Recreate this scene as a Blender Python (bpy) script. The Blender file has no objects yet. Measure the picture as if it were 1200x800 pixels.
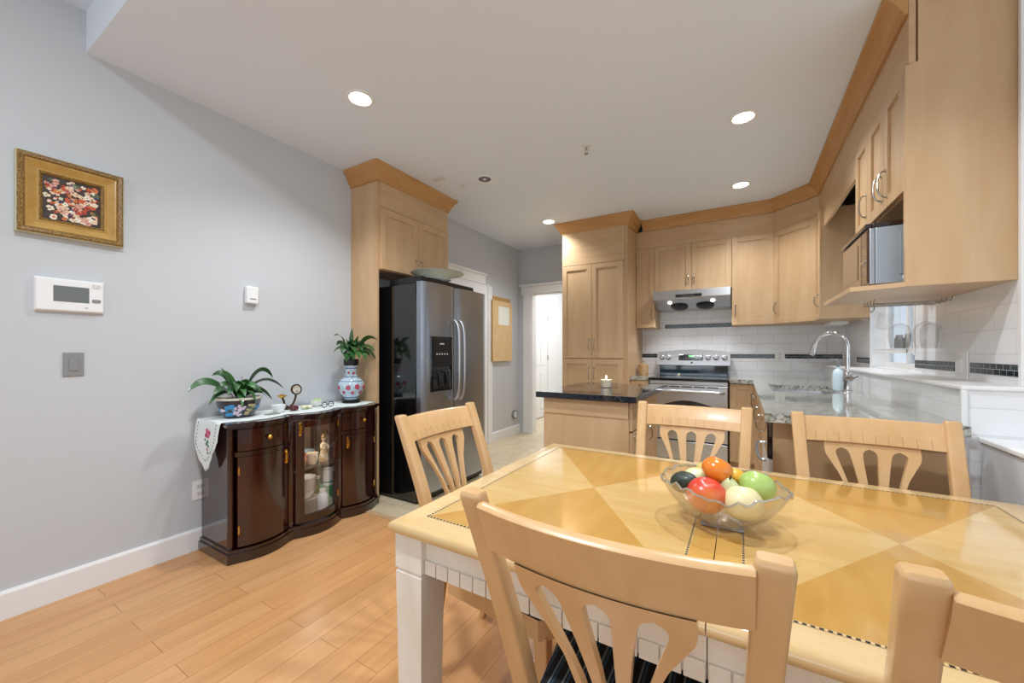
import bpy, bmesh, math, random
from mathutils import Vector, Matrix
R = math.radians
PI = math.pi
SC = bpy.context.scene
COL = SC.collection

# ------------------------------------------------------------------ camera, world, light
cam = bpy.data.cameras.new('camera')
cam.sensor_width = 36.0
cam.lens = 455.0 / 1200.0 * 36.0
cam.shift_y = 12.0 / 1200.0
cam.clip_start = 0.02
camo = bpy.data.objects.new('camera', cam)
camo.location = (0, 0, 1.21)
camo.rotation_euler = (R(90), 0, R(30.6))
COL.objects.link(camo)
SC.camera = camo

world = bpy.data.worlds.new('daylight')
world.use_nodes = True
SC.world = world
bg = world.node_tree.nodes['Background']
bg.inputs[0].default_value = (0.82, 0.92, 1.0, 1)
bg.inputs[1].default_value = 1.3

SC.view_settings.view_transform = 'Standard'
SC.view_settings.look = 'None'
SC.view_settings.gamma = 1.0
SC.view_settings.use_curve_mapping = False
SC.view_settings.exposure = 0.0


def area(name, loc, rot, sx, sy, energy, col=(1, 1, 1)):
    l = bpy.data.lights.new(name, 'AREA')
    l.shape = 'RECTANGLE'; l.size = sx; l.size_y = sy
    l.energy = energy; l.color = col
    o = bpy.data.objects.new(name, l)
    o.location = loc; o.rotation_euler = rot
    COL.objects.link(o)
    return o


area('window_daylight', (-0.6, -3.3, 1.4), (R(120), 0, 0), 3.0, 1.7, 24, (0.88, 0.95, 1.0))
area('dining_ceiling_light', (-0.9, 0.18, 2.9), (0, 0, 0), 0.25, 0.12, 40, (0.88, 0.95, 1.0))
area('hall_light', (-2.3, 6.3, 2.65), (0, 0, 0), 0.5, 0.5, 27, (1.0, 0.99, 0.97))


# ------------------------------------------------------------------ material helpers
def lin(c):
    return c / 12.92 if c <= 0.04045 else ((c + 0.055) / 1.055) ** 2.4


def rgb(h):
    return tuple(lin(int(h[i:i + 2], 16) / 255) for i in (0, 2, 4)) + (1.0,)


def newmat(name):
    m = bpy.data.materials.new(name); m.use_nodes = True
    nt = m.node_tree
    return m, nt, nt.nodes['Principled BSDF']


def plain(name, h, rough=0.5, metal=0.0, coat=0.0, emit=None, es=0.0, spec=0.5, bump=0.0, bscale=60):
    m, nt, b = newmat(name)
    b.inputs['Base Color'].default_value = rgb(h)
    b.inputs['Roughness'].default_value = rough
    b.inputs['Metallic'].default_value = metal
    b.inputs['Specular IOR Level'].default_value = spec
    if coat:
        b.inputs['Coat Weight'].default_value = coat
        b.inputs['Coat Roughness'].default_value = 0.06
    if emit:
        b.inputs['Emission Color'].default_value = rgb(emit)
        b.inputs['Emission Strength'].default_value = es
    tc = nt.nodes.new('ShaderNodeTexCoord'); n = nt.nodes.new('ShaderNodeTexNoise')
    n.inputs['Scale'].default_value = bscale
    nt.links.new(tc.outputs['Object'], n.inputs['Vector'])
    if bump:
        bp = nt.nodes.new('ShaderNodeBump'); bp.inputs['Strength'].default_value = bump
        bp.inputs['Distance'].default_value = 0.002
        nt.links.new(n.outputs['Fac'], bp.inputs['Height'])
        nt.links.new(bp.outputs['Normal'], b.inputs['Normal'])
    elif metal < .5:
        mr = nt.nodes.new('ShaderNodeMapRange')
        mr.inputs['To Min'].default_value = max(0.02, rough - 0.04)
        mr.inputs['To Max'].default_value = min(1, rough + 0.04)
        nt.links.new(n.outputs['Fac'], mr.inputs['Value'])
        nt.links.new(mr.outputs['Result'], b.inputs['Roughness'])
    return m


def ramp(nt, cols, interp='LINEAR'):
    r = nt.nodes.new('ShaderNodeValToRGB')
    r.color_ramp.interpolation = interp
    e = r.color_ramp.elements
    while len(e) < len(cols):
        e.new(0.5)
    for k, (p, h) in enumerate(cols):
        e[k].position = p; e[k].color = rgb(h)
    return r


def wood(name, c1, c2, scale=(14, 14, 1.6), rough=0.4, coat=0.0, det=4.0, dist=0.6, c3=None):
    """grain stretched along the axis with the smallest scale"""
    m, nt, b = newmat(name)
    tc = nt.nodes.new('ShaderNodeTexCoord'); mp = nt.nodes.new('ShaderNodeMapping')
    mp.inputs['Scale'].default_value = scale
    n = nt.nodes.new('ShaderNodeTexNoise'); n.inputs['Scale'].default_value = 2.0
    n.inputs['Detail'].default_value = det; n.inputs['Distortion'].default_value = dist
    nt.links.new(tc.outputs['Object'], mp.inputs['Vector'])
    nt.links.new(mp.outputs['Vector'], n.inputs['Vector'])
    r = ramp(nt, [(0.3, c1), (0.7, c2)])
    nt.links.new(n.outputs['Fac'], r.inputs['Fac'])
    nt.links.new(r.outputs['Color'], b.inputs['Base Color'])
    b.inputs['Roughness'].default_value = rough
    if coat:
        b.inputs['Coat Weight'].default_value = coat
        b.inputs['Coat Roughness'].default_value = 0.05
    return m


def granite(name, cols, scale=90, rough=0.08):
    m, nt, b = newmat(name)
    tc = nt.nodes.new('ShaderNodeTexCoord')
    v = nt.nodes.new('ShaderNodeTexVoronoi'); v.inputs['Scale'].default_value = scale
    n = nt.nodes.new('ShaderNodeTexNoise'); n.inputs['Scale'].default_value = scale * 0.35
    n.inputs['Detail'].default_value = 5
    mx = nt.nodes.new('ShaderNodeMix'); mx.data_type = 'FLOAT'; mx.inputs[0].default_value = 0.6
    sep = nt.nodes.new('ShaderNodeSeparateColor')
    nt.links.new(tc.outputs['Object'], v.inputs['Vector']); nt.links.new(tc.outputs['Object'], n.inputs['Vector'])
    nt.links.new(v.outputs['Color'], sep.inputs['Color'])
    nt.links.new(sep.outputs['Red'], mx.inputs[2]); nt.links.new(n.outputs['Fac'], mx.inputs[3])
    r = ramp(nt, cols)
    nt.links.new(mx.outputs[0], r.inputs['Fac']); nt.links.new(r.outputs['Color'], b.inputs['Base Color'])
    b.inputs['Roughness'].default_value = rough
    b.inputs['Coat Weight'].default_value = 0.5; b.inputs['Coat Roughness'].default_value = 0.04
    return m


def bricks(name, c1, c2, mortar, bw, rh, ms, order='XZ', off=0.5, rough=0.3, bump=0.25, grain=None, squash=1.0):
    """brick texture; order = which object axes run along the courses and across them"""
    m, nt, b = newmat(name)
    tc = nt.nodes.new('ShaderNodeTexCoord')
    sp = nt.nodes.new('ShaderNodeSeparateXYZ'); cb = nt.nodes.new('ShaderNodeCombineXYZ')
    nt.links.new(tc.outputs['Object'], sp.inputs[0])
    nt.links.new(sp.outputs[order[0]], cb.inputs['X']); nt.links.new(sp.outputs[order[1]], cb.inputs['Y'])
    t = nt.nodes.new('ShaderNodeTexBrick'); t.offset = off
    t.inputs['Scale'].default_value = 1.0
    t.inputs['Brick Width'].default_value = bw; t.inputs['Row Height'].default_value = rh
    t.inputs['Mortar Size'].default_value = ms; t.inputs['Mortar Smooth'].default_value = 0.1
    t.inputs['Color1'].default_value = rgb(c1); t.inputs['Color2'].default_value = rgb(c2)
    t.inputs['Mortar'].default_value = rgb(mortar)
    nt.links.new(cb.outputs[0], t.inputs['Vector'])
    src = t.outputs['Color']
    if grain:
        mp = nt.nodes.new('ShaderNodeMapping'); mp.inputs['Scale'].default_value = grain
        n = nt.nodes.new('ShaderNodeTexNoise'); n.inputs['Scale'].default_value = 2.0
        n.inputs['Detail'].default_value = 5; n.inputs['Distortion'].default_value = 0.5
        nt.links.new(cb.outputs[0], mp.inputs['Vector']); nt.links.new(mp.outputs[0], n.inputs['Vector'])
        r = ramp(nt, [(0.3, 'ebe6e0'), (0.75, 'ffffff')])
        nt.links.new(n.outputs['Fac'], r.inputs['Fac'])
        mx = nt.nodes.new('ShaderNodeMix'); mx.data_type = 'RGBA'; mx.blend_type = 'MULTIPLY'
        mx.inputs[0].default_value = 1.0
        nt.links.new(src, mx.inputs[6]); nt.links.new(r.outputs['Color'], mx.inputs[7])
        src = mx.outputs[2]
    nt.links.new(src, b.inputs['Base Color'])
    b.inputs['Roughness'].default_value = rough
    if bump:
        bp = nt.nodes.new('ShaderNodeBump'); bp.inputs['Strength'].default_value = bump
        bp.inputs['Distance'].default_value = 0.002; bp.invert = True
        nt.links.new(t.outputs['Fac'], bp.inputs['Height'])
        nt.links.new(bp.outputs['Normal'], b.inputs['Normal'])
    return m


def glassy(name, tint='ffffff', base=0.06, rough=0.02, milk=0.0, milkcol='ffffff', edge=0.35, top=0.55):
    """thin clear glass: see-through with a fresnel reflection"""
    m = bpy.data.materials.new(name); m.use_nodes = True
    nt = m.node_tree; nt.nodes.clear()
    out = nt.nodes.new('ShaderNodeOutputMaterial')
    tr = nt.nodes.new('ShaderNodeBsdfTransparent'); tr.inputs[0].default_value = rgb(tint)
    gl = nt.nodes.new('ShaderNodeBsdfGlossy'); gl.inputs['Roughness'].default_value = rough
    lw = nt.nodes.new('ShaderNodeLayerWeight'); lw.inputs['Blend'].default_value = edge
    mr = nt.nodes.new('ShaderNodeMapRange'); mr.inputs['To Min'].default_value = base; mr.inputs['To Max'].default_value = top
    nt.links.new(lw.outputs['Facing'], mr.inputs['Value'])
    mx = nt.nodes.new('ShaderNodeMixShader')
    nt.links.new(mr.outputs[0], mx.inputs[0]); nt.links.new(tr.outputs[0], mx.inputs[1]); nt.links.new(gl.outputs[0], mx.inputs[2])
    last = mx
    if milk:
        d = nt.nodes.new('ShaderNodeBsdfDiffuse'); d.inputs[0].default_value = rgb(milkcol)
        m2 = nt.nodes.new('ShaderNodeMixShader'); m2.inputs[0].default_value = milk
        nt.links.new(mx.outputs[0], m2.inputs[1]); nt.links.new(d.outputs[0], m2.inputs[2]); last = m2
    nt.links.new(last.outputs[0], out.inputs[0])
    return m


def spotted(name, cols, scale=30, rough=0.25, coat=0.5, kind='voronoi', interp='CONSTANT'):
    m, nt, b = newmat(name)
    tc = nt.nodes.new('ShaderNodeTexCoord')
    if kind == 'voronoi':
        v = nt.nodes.new('ShaderNodeTexVoronoi'); v.inputs['Scale'].default_value = scale
        sep = nt.nodes.new('ShaderNodeSeparateColor')
        nt.links.new(v.outputs['Color'], sep.inputs['Color']); f = sep.outputs['Red']
    else:
        v = nt.nodes.new('ShaderNodeTexNoise'); v.inputs['Scale'].default_value = scale; f = v.outputs['Fac']
        v.inputs['Detail'].default_value = 3
    nt.links.new(tc.outputs['Object'], v.inputs['Vector'])
    r = ramp(nt, cols, interp)
    nt.links.new(f, r.inputs['Fac']); nt.links.new(r.outputs['Color'], b.inputs['Base Color'])
    b.inputs['Roughness'].default_value = rough
    b.inputs['Coat Weight'].default_value = coat
    return m


def stripes(name, c1, c2, c3, axis=0, freq=30.0):
    m, nt, b = newmat(name)
    tc = nt.nodes.new('ShaderNodeTexCoord'); sp = nt.nodes.new('ShaderNodeSeparateXYZ')
    nt.links.new(tc.outputs['Object'], sp.inputs[0])
    mu = nt.nodes.new('ShaderNodeMath'); mu.operation = 'MULTIPLY'; mu.inputs[1].default_value = freq
    fr = nt.nodes.new('ShaderNodeMath'); fr.operation = 'FRACT'
    nt.links.new(sp.outputs[axis], mu.inputs[0]); nt.links.new(mu.outputs[0], fr.inputs[0])
    r = ramp(nt, [(0.0, c1), (0.45, c2), (0.60, c1), (0.72, c3), (0.9, c1)], 'CONSTANT')
    nt.links.new(fr.outputs[0], r.inputs['Fac']); nt.links.new(r.outputs['Color'], b.inputs['Base Color'])
    b.inputs['Roughness'].default_value = 0.75
    return m


def checks(name, c1, c2, scale):
    m, nt, b = newmat(name)
    tc = nt.nodes.new('ShaderNodeTexCoord'); t = nt.nodes.new('ShaderNodeTexChecker')
    t.inputs['Scale'].default_value = scale
    t.inputs['Color1'].default_value = rgb(c1); t.inputs['Color2'].default_value = rgb(c2)
    mp = nt.nodes.new('ShaderNodeMapping'); mp.inputs['Location'].default_value = (0.0031, 0.0027, 0.004)
    nt.links.new(tc.outputs['Object'], mp.inputs['Vector'])
    nt.links.new(mp.outputs['Vector'], t.inputs['Vector']); nt.links.new(t.outputs['Color'], b.inputs['Base Color'])
    b.inputs['Roughness'].default_value = 0.25
    return m


M = {}
M['wall'] = plain('painted_wall', 'c9ccd0', 0.7, bump=0.03, bscale=250)
M['ceil'] = plain('painted_ceiling', 'e8f0fa', 0.8, bump=0.03, bscale=250)
M['trim'] = plain('white_trim', 'eeeeee', 0.4)
M['floor'] = bricks('wood_planks', 'dca874', 'd49d68', 'a27044', 1.0, 0.118, 0.0012, 'YX', 0.37, 0.27, 0.1, (1.0, 9, 1))
M['ftile'] = bricks('floor_tiles', 'e6d6b8', 'e0cfb0', 'c2b398', 0.46, 0.31, 0.004, 'XY', 0.5, 0.3, 0.2, (4, 5, 1))
M['bstile'] = bricks('wall_tiles_back', 'f4f4f6', 'f0f0f2', 'd4d4d8', 0.30, 0.10, 0.0022, 'XZ', 0.5, 0.15, 0.3)
M['bstile_y'] = bricks('wall_tiles_right', 'f0f0f2', 'eeeef0', 'e0e0e3', 0.30, 0.10, 0.0022, 'YZ', 0.5, 0.15, 0.3)
M['mosaic'] = bricks('glass_mosaic_back', '0e171b', '27363a', '8f9494', 0.048, 0.0237, 0.0011, 'XZ', 0.5, 0.08, 0.2)
M['mosaic_y'] = bricks('glass_mosaic_right', '10191d', '2c3d41', 'a4a8a8', 0.048, 0.0237, 0.0014, 'YZ', 0.5, 0.08, 0.2)
M['maple'] = wood('maple', 'c39f77', 'ceae87', (5, 5, 1.0), 0.38)
M['maple_h'] = wood('maple_horizontal', 'c39f77', 'ceae87', (1.0, 1.0, 9), 0.38)
M['crown'] = wood('maple_crown', 'b98850', 'c69760', (1.5, 1.5, 9), 0.4)
M['blonde'] = wood('blonde_wood', 'cfa470', 'd9b180', (9, 9, 1.5), 0.3, coat=0.25)
M['tabletop'] = wood('tabletop_maple', 'd4b27c', 'dec090', (1.6, 9, 4), 0.16, coat=0.5)
M['ven_a'] = wood('veneer_light', 'cda562', 'd7b478', (2, 9, 4), 0.14, coat=0.5)
M['ven_b'] = wood('veneer_dark', 'be8e46', 'c99c54', (9, 2, 4), 0.14, coat=0.5)
M['ven_c'] = wood('veneer_strip', 'c99a4c', 'd2a85e', (9, 2, 4), 0.14, coat=0.5)
M['check'] = checks('checker_inlay', '1b1712', 'e2bd76', 125)
M['wash'] = wood('whitewashed_wood', 'e8dfcf', 'f2ece0', (7, 7, 2), 0.42)
M['mahog'] = wood('dark_mahogany', '1c0604', '370e08', (8, 8, 1.2), 0.14, coat=0.9)
M['mahog_d'] = wood('dark_mahogany_trim', '190605', '280a07', (3, 3, 9), 0.14, coat=0.9)
M['steel'] = plain('brushed_steel', 'c2c4c7', 0.33, 1.0)
M['fsteel'] = plain('fridge_steel', 'a2a9b3', 0.32, 1.0)
M['chrome'] = plain('chrome', 'd8d8da', 0.08, 1.0)
M['nickel'] = plain('satin_nickel', 'b4b0a6', 0.22, 1.0)
M['brass'] = plain('brass', 'd9ae55', 0.2, 1.0)
M['black'] = plain('black_gloss', '0a0b0d', 0.08, coat=0.6)
M['blackmat'] = plain('black_satin', '141416', 0.35)
M['darkglass'] = plain('dark_oven_glass', '23262a', 0.05, coat=0.8)
M['blueglass'] = plain('oven_backguard_glass', '1b3442', 0.06, coat=0.8)
M['granite'] = granite('pale_granite', [(0.22, '33312c'), (0.38, '86847a'), (0.55, 'b4b5ab'), (0.8, 'cfd0c8')])
M['bluegran'] = granite('blue_pearl_granite', [(0.2, '07090c'), (0.5, '12161d'), (0.72, '1d2a3d'), (0.9, '4a5f7c')], 130, 0.05)
M['white'] = plain('white_plastic', 'f0f0f0', 0.35)
M['offwhite'] = plain('offwhite_plastic', 'dcdcda', 0.4)
M['greyplate'] = plain('grey_plate', '8d8e8f', 0.35)
M['lcd'] = plain('lcd_grey', '6d7071', 0.2)
M['china'] = plain('white_china', 'f2f0ea', 0.15, coat=0.5)
M['leaf'] = spotted('leaf_green', [(0.3, '173a1c'), (0.6, '2f5e2c'), (0.8, '4a7a3c')], 14, 0.4, 0.2, 'noise', 'LINEAR')
M['leaf2'] = spotted('leaf_green_bright', [(0.3, '1f4a22'), (0.6, '3b7034'), (0.8, '568a45')], 14, 0.4, 0.2, 'noise', 'LINEAR')
M['soil'] = plain('soil', '2b2119', 0.9, bump=0.5)
M['gold'] = wood('gilded_wood', 'ab8340', 'c69f5a', (6, 6, 6), 0.28)
M['golddark'] = spotted('carved_gilt', [(.3, '4a3116'), (.5, '86642a'), (.7, 'b08a44')], 160, 0.35, 0.3, 'noise', 'LINEAR')
M['goldside'] = plain('pale_gilt_edge', 'c7c3a4', 0.4)
M['glass'] = glassy('clear_glass')
M['bowlglass'] = glassy('bowl_glass', 'fdfbf6', 0.03, 0.03, 0.03, 'f4efe4', 0.3)
M['stemglass'] = glassy('stemware_glass', 'ffffff', 0.02, 0.02, 0.02, 'ffffff', 0.2, .3)
M['pane'] = glassy('window_glass', 'f8fbff', 0.05)
M['lamp'] = plain('lamp_lens', 'ffffff', 0.4, emit='fffaf2', es=14)
M['hoodlamp'] = plain('hood_lamp_lens', 'ffffff', 0.4, emit='fff8ee', es=6)
M['flame'] = plain('candle_flame', 'ffffff', 0.4, emit='ffe2a0', es=9)
M['wax'] = plain('cream_wax', 'f4e3c4', 0.5)
M['led'] = plain('green_digits', '20ff60', 0.4, emit='5dff7a', es=1.6)
M['cushion'] = stripes('striped_upholstery', '0c1118', '6f8088', '2a4a60', 0, 34)
M['cloth'] = plain('white_cloth', 'e8efee', 0.85, bump=0.2, bscale=300)
M['cork'] = wood('cork_board', 'd9b784', 'e3c492', (9, 9, 9), 0.7)
M['boardedge'] = wood('board_edge', 'b98f4e', 'c79d5c', (3, 3, 8), 0.6)
M['paper'] = plain('pale_paper', 'eef0e8', 0.8)
M['pink'] = plain('pink_thread', 'd05a86', 0.7)
M['red'] = plain('red_thread', 'b02a44', 0.7)
M['greenth'] = plain('green_thread', '3d7a4a', 0.7)
M['darkth'] = plain('dark_thread', '1e3a35', 0.8)
M['reddark'] = plain('dark_red_glaze', '5a0f1e', 0.25)
M['bronze'] = plain('bronze', '4a3420', 0.35, 0.7)
M['navy'] = plain('navy_cloth', '141c2c', 0.85)
M['soapblue'] = plain('pale_blue_soap', 'd8ecf4', 0.2)
M['tin'] = spotted('patterned_canister', [(0.35, 'a9885c'), (0.55, 'bf9c6c'), (0.7, '93704a')], 30, 0.3, 0.4, 'noise', 'LINEAR')


# ------------------------------------------------------------------ mesh helpers
class MB:
    def __init__(self):
        self.bm = bmesh.new()

    def _mark(self, f0, mi):
        if mi:
            for f in list(self.bm.faces)[f0:]:
                f.material_index = mi

    def box(self, x0, x1, y0, y1, z0, z1, bev=0.0, mi=0, seg=2):
        t = bmesh.new()
        bmesh.ops.create_cube(t, size=1.0)
        for v in t.verts:
            v.co = Vector((x0 + (v.co.x + .5) * (x1 - x0), y0 + (v.co.y + .5) * (y1 - y0), z0 + (v.co.z + .5) * (z1 - z0)))
        if bev:
            bmesh.ops.bevel(t, geom=list(t.edges), offset=bev, segments=seg, profile=0.5, affect='EDGES')
        self.merge(t, mi)
        return self

    def merge(self, t, mi=0, mat=None):
        if mat is not None:
            for v in t.verts:
                v.co = mat @ v.co
        vm = {}
        for v in t.verts:
            vm[v] = self.bm.verts.new(v.co)
        for f in t.faces:
            try:
                nf = self.bm.faces.new([vm[v] for v in f.verts])
                nf.material_index = mi
            except ValueError:
                pass
        t.free()

    def lathe(self, prof, n=32, loc=(0, 0, 0), mi=0, mat=None, closed=False, wav=None):
        """prof: list of (r, z); revolve about z"""
        t = bmesh.new(); rings = []
        for (r, z) in prof:
            if r < 1e-6:
                rings.append([t.verts.new((0, 0, z))])
            else:
                ring = []
                for k in range(n):
                    a = 2 * PI * k / n
                    rr, zz = (r, z) if wav is None else wav(r, z, a)
                    ring.append(t.verts.new((rr * math.cos(a), rr * math.sin(a), zz)))
                rings.append(ring)
        pairs = list(zip(rings[:-1], rings[1:]))
        if closed:
            pairs.append((rings[-1], rings[0]))
        for a, b in pairs:
            for k in range(n):
                k2 = (k + 1) % n
                if len(a) == 1 and len(b) == 1:
                    continue
                if len(a) == 1:
                    t.faces.new((a[0], b[k], b[k2]))
                elif len(b) == 1:
                    t.faces.new((a[k], b[0], a[k2]))
                else:
                    t.faces.new((a[k], b[k], b[k2], a[k2]))
        bmesh.ops.recalc_face_normals(t, faces=t.faces)
        mm = Matrix.Translation(loc)
        if mat is not None:
            mm = mm @ mat
        self.merge(t, mi, mm)
        return self

    def cyl(self, r, z0, z1, n=24, loc=(0, 0, 0), mi=0, mat=None, r2=None):
        r2 = r if r2 is None else r2
        return self.lathe([(0, z0), (r, z0), (r2, z1), (0, z1)], n, loc, mi, mat)

    def sphere(self, r, loc=(0, 0, 0), sc=(1, 1, 1), mi=0, n=20, m=12, mat=None):
        prof = [(r * math.sin(PI * k / m), -r * math.cos(PI * k / m)) for k in range(m + 1)]
        prof[0] = (0, -r); prof[-1] = (0, r)
        mm = Matrix.Diagonal((sc[0], sc[1], sc[2], 1))
        if mat is not None:
            mm = mat @ mm
        return self.lathe(prof, n, loc, mi, mm)

    def tube(self, pts, r, n=10, mi=0, cap=True):
        pts = [Vector(p) for p in pts]
        rr = r if isinstance(r, (list, tuple)) else [r] * len(pts)
        t = bmesh.new(); rings = []
        up = Vector((0, 0, 1))
        prev = None
        for i, p in enumerate(pts):
            d = (pts[min(i + 1, len(pts) - 1)] - pts[max(i - 1, 0)]).normalized()
            if prev is None:
                ref = up if abs(d.z) < 0.9 else Vector((1, 0, 0))
                u = d.cross(ref).normalized()
            else:
                u = (prev - d * prev.dot(d)).normalized()
            prev = u
            w = d.cross(u).normalized()
            rings.append([t.verts.new(p + (u * math.cos(2 * PI * k / n) + w * math.sin(2 * PI * k / n)) * rr[i]) for k in range(n)])
        for a, b in zip(rings[:-1], rings[1:]):
            for k in range(n):
                t.faces.new((a[k], a[(k + 1) % n], b[(k + 1) % n], b[k]))
        if cap:
            t.faces.new(rings[0]); t.faces.new(rings[-1])
        bmesh.ops.recalc_face_normals(t, faces=t.faces)
        self.merge(t, mi)
        return self

    def prism(self, poly, z0, z1, mi=0, mat=None):
        """extrude a 2-D polygon (xy) between z0 and z1"""
        t = bmesh.new()
        a = [t.verts.new((p[0], p[1], z0)) for p in poly]
        b = [t.verts.new((p[0], p[1], z1)) for p in poly]
        n = len(poly)
        t.faces.new(a); t.faces.new(b)
        for k in range(n):
            t.faces.new((a[k], a[(k + 1) % n], b[(k + 1) % n], b[k]))
        bmesh.ops.recalc_face_normals(t, faces=t.faces)
        self.merge(t, mi, mat)
        return self

    def sweep(self, prof, path, side=1, mi=0, caps=True):
        """sweep profile (offset outwards, z) along an xy polyline with mitred corners"""
        P = [Vector((p[0], p[1])) for p in path]
        n = len(P); t = bmesh.new(); rings = []
        for i in range(n):
            d1 = (P[i] - P[i - 1]).normalized() if i > 0 else None
            d2 = (P[i + 1] - P[i]).normalized() if i < n - 1 else None
            d1 = d1 or d2; d2 = d2 or d1
            n1 = Vector((d1.y, -d1.x)) * side; n2 = Vector((d2.y, -d2.x)) * side
            b = (n1 + n2); b = b / max(0.2, b.dot(n1)) if b.length > 1e-6 else n1
            rings.append([t.verts.new((P[i].x + b.x * o, P[i].y + b.y * o, z)) for (o, z) in prof])
        m = len(prof)
        for a, b in zip(rings[:-1], rings[1:]):
            for k in range(m):
                t.faces.new((a[k], a[(k + 1) % m], b[(k + 1) % m], b[k]))
        if caps:
            t.faces.new(rings[0]); t.faces.new(rings[-1])
        bmesh.ops.recalc_face_normals(t, faces=t.faces)
        self.merge(t, mi)
        return self

    def loft(self, rings, mi=0, cap=True, closed=True):
        t = bmesh.new()
        rs = [[t.verts.new(p) for p in r] for r in rings]
        n = len(rs[0])
        for a, b in zip(rs[:-1], rs[1:]):
            for k in range(n if closed else n - 1):
                t.faces.new((a[k], a[(k + 1) % n], b[(k + 1) % n], b[k]))
        if cap and closed:
            t.faces.new(rs[0]); t.faces.new(rs[-1])
        bmesh.ops.recalc_face_normals(t, faces=t.faces)
        self.merge(t, mi)
        return self

    def face(self, pts, mi=0):
        f = self.bm.faces.new([self.bm.verts.new(p) for p in pts]); f.material_index = mi
        return self

    def build(self, name, mats, parent=None, loc=(0, 0, 0), rot=(0, 0, 0), smooth=False, angle=35):
        me = bpy.data.meshes.new(name)
        self.bm.to_mesh(me); self.bm.free()
        if not isinstance(mats, (list, tuple)):
            mats = [mats]
        for m in mats:
            me.materials.append(M[m] if isinstance(m, str) else m)
        if smooth:
            me.shade_smooth()
            me.set_sharp_from_angle(angle=R(angle))
        o = bpy.data.objects.new(name, me)
        COL.objects.link(o)
        o.location = loc; o.rotation_euler = rot
        if parent is not None:
            o.parent = parent
        return o


def tag(o, label, cat, group=None):
    o['label'] = label; o['category'] = cat
    if group:
        o['group'] = group
    return o


def thing(name, label, cat, loc=(0, 0, 0), rz=0.0, group=None):
    o = bpy.data.objects.new(name, None)
    o.empty_display_size = 0.1
    COL.objects.link(o)
    o.location = loc; o.rotation_euler = (0, 0, rz)
    return tag(o, label, cat, group)


def struct(o):
    o['kind'] = 'structure'
    return o


def dup(root, label, loc, rz=None, group=None):
    r = root.copy(); COL.objects.link(r); r.location = loc
    if rz is not None:
        r.rotation_euler = (0, 0, rz)
    r['label'] = label
    if group:
        r['group'] = group
    for ch in list(root.children):
        c = ch.copy(); COL.objects.link(c); c.parent = r
        for g in list(ch.children):
            d = g.copy(); COL.objects.link(d); d.parent = c
    return r


def bez(p0, p1, p2, n=10):
    p0, p1, p2 = Vector(p0), Vector(p1), Vector(p2)
    return [(1 - t) ** 2 * p0 + 2 * t * (1 - t) * p1 + t * t * p2 for t in [k / n for k in range(n + 1)]]


def spline(pts, n=8):
    """Catmull-Rom through points (tuples of any length)"""
    out = []
    P = [pts[0]] + list(pts) + [pts[-1]]
    for i in range(1, len(P) - 2):
        for k in range(n):
            t = k / n
            out.append(tuple(0.5 * ((2 * b) + (-a + c) * t + (2 * a - 5 * b + 4 * c - d) * t * t + (-a + 3 * b - 3 * c + d) * t ** 3)
                             for a, b, c, d in zip(P[i - 1], P[i], P[i + 1], P[i + 2])))
    out.append(tuple(pts[-1]))
    return out


def interp(tab, x):
    if x <= tab[0][0]:
        return tab[0][1]
    for (a, b), (c, d) in zip(tab[:-1], tab[1:]):
        if x <= c:
            return b + (d - b) * (x - a) / (c - a)
    return tab[-1][1]


# ------------------------------------------------------------------ the setting
XW, YB, ZC, XR = -2.88, 5.08, 2.735, 0.90
ZU = 2.945

b = MB()
b.box(XW - .1, 3.2, -3.6, 1.98, -0.06, 0.0, mi=0)
b.box(XW - .45, 1.1, 1.98, 8.1, -0.06, 0.0, mi=1)
struct(b.build('floor', ['floor', 'ftile']))
struct(MB().box(XW + .0, -.9, 1.955, 2.0, 0.0, 0.006, 0.002).build('trim_1', 'maple'))

b = MB()
b.box(XW, -2.3, -3.7, -3.6, 0, 3.05); b.box(.8, 3.2, -3.7, -3.6, 0, 3.05); b.box(-2.3, .8, -3.7, -3.6, 0, .7); b.box(-2.3, .8, -3.7, -3.6, 2.4, 3.05)
struct(b.build('wall_front', 'wall'))
struct(MB().box(XW - .1, XW, -3.6, YB + .12, 0, 3.05).build('wall_left', 'wall'))
# back wall with the doorway (opening x -2.67..-1.85, z up to 2.06)
b = MB()
b.box(XW, -2.67, YB, YB + .12, 0, ZC)
b.box(-2.67, -1.85, YB, YB + .12, 2.06, ZC)
b.box(-1.85, XR + .12, YB, YB + .12, 0, ZC)
struct(b.build('wall_back', 'wall'))
# tiles on the back wall
struct(MB().box(-1.08, XR, YB - .008, YB - .0005, 0.93, 1.95).build('wall_back_tiles', 'bstile'))
# right wall, with the window recess (y 3.256..4.17, z 1.09..1.55)
b = MB()
b.box(XR, XR + .12, 2.22, 3.256, 0, ZC); b.box(XR, XR + .12, 4.17, YB + .12, 0, ZC)
b.box(XR, XR + .12, 3.256, 4.17, 0, 1.085); b.box(XR, XR + .12, 3.256, 4.17, 1.95, ZC)
struct(b.build('wall_right', 'bstile_y'))
# kitchen ceiling, drop face and the higher dining ceiling
b = MB()
b.box(XW - .1, 3.2, .63, 8.1, ZC, ZC + .08)
struct(b.build('ceiling', 'ceil'))
struct(MB().box(XW, 3.2, .60, .63, ZC, ZU + .08).build('ceiling_drop', 'ceil'))
struct(MB().box(XW - .1, 3.2, -3.6, .60, ZU, ZU + .08).build('ceiling_dining', 'ceil'))
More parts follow.
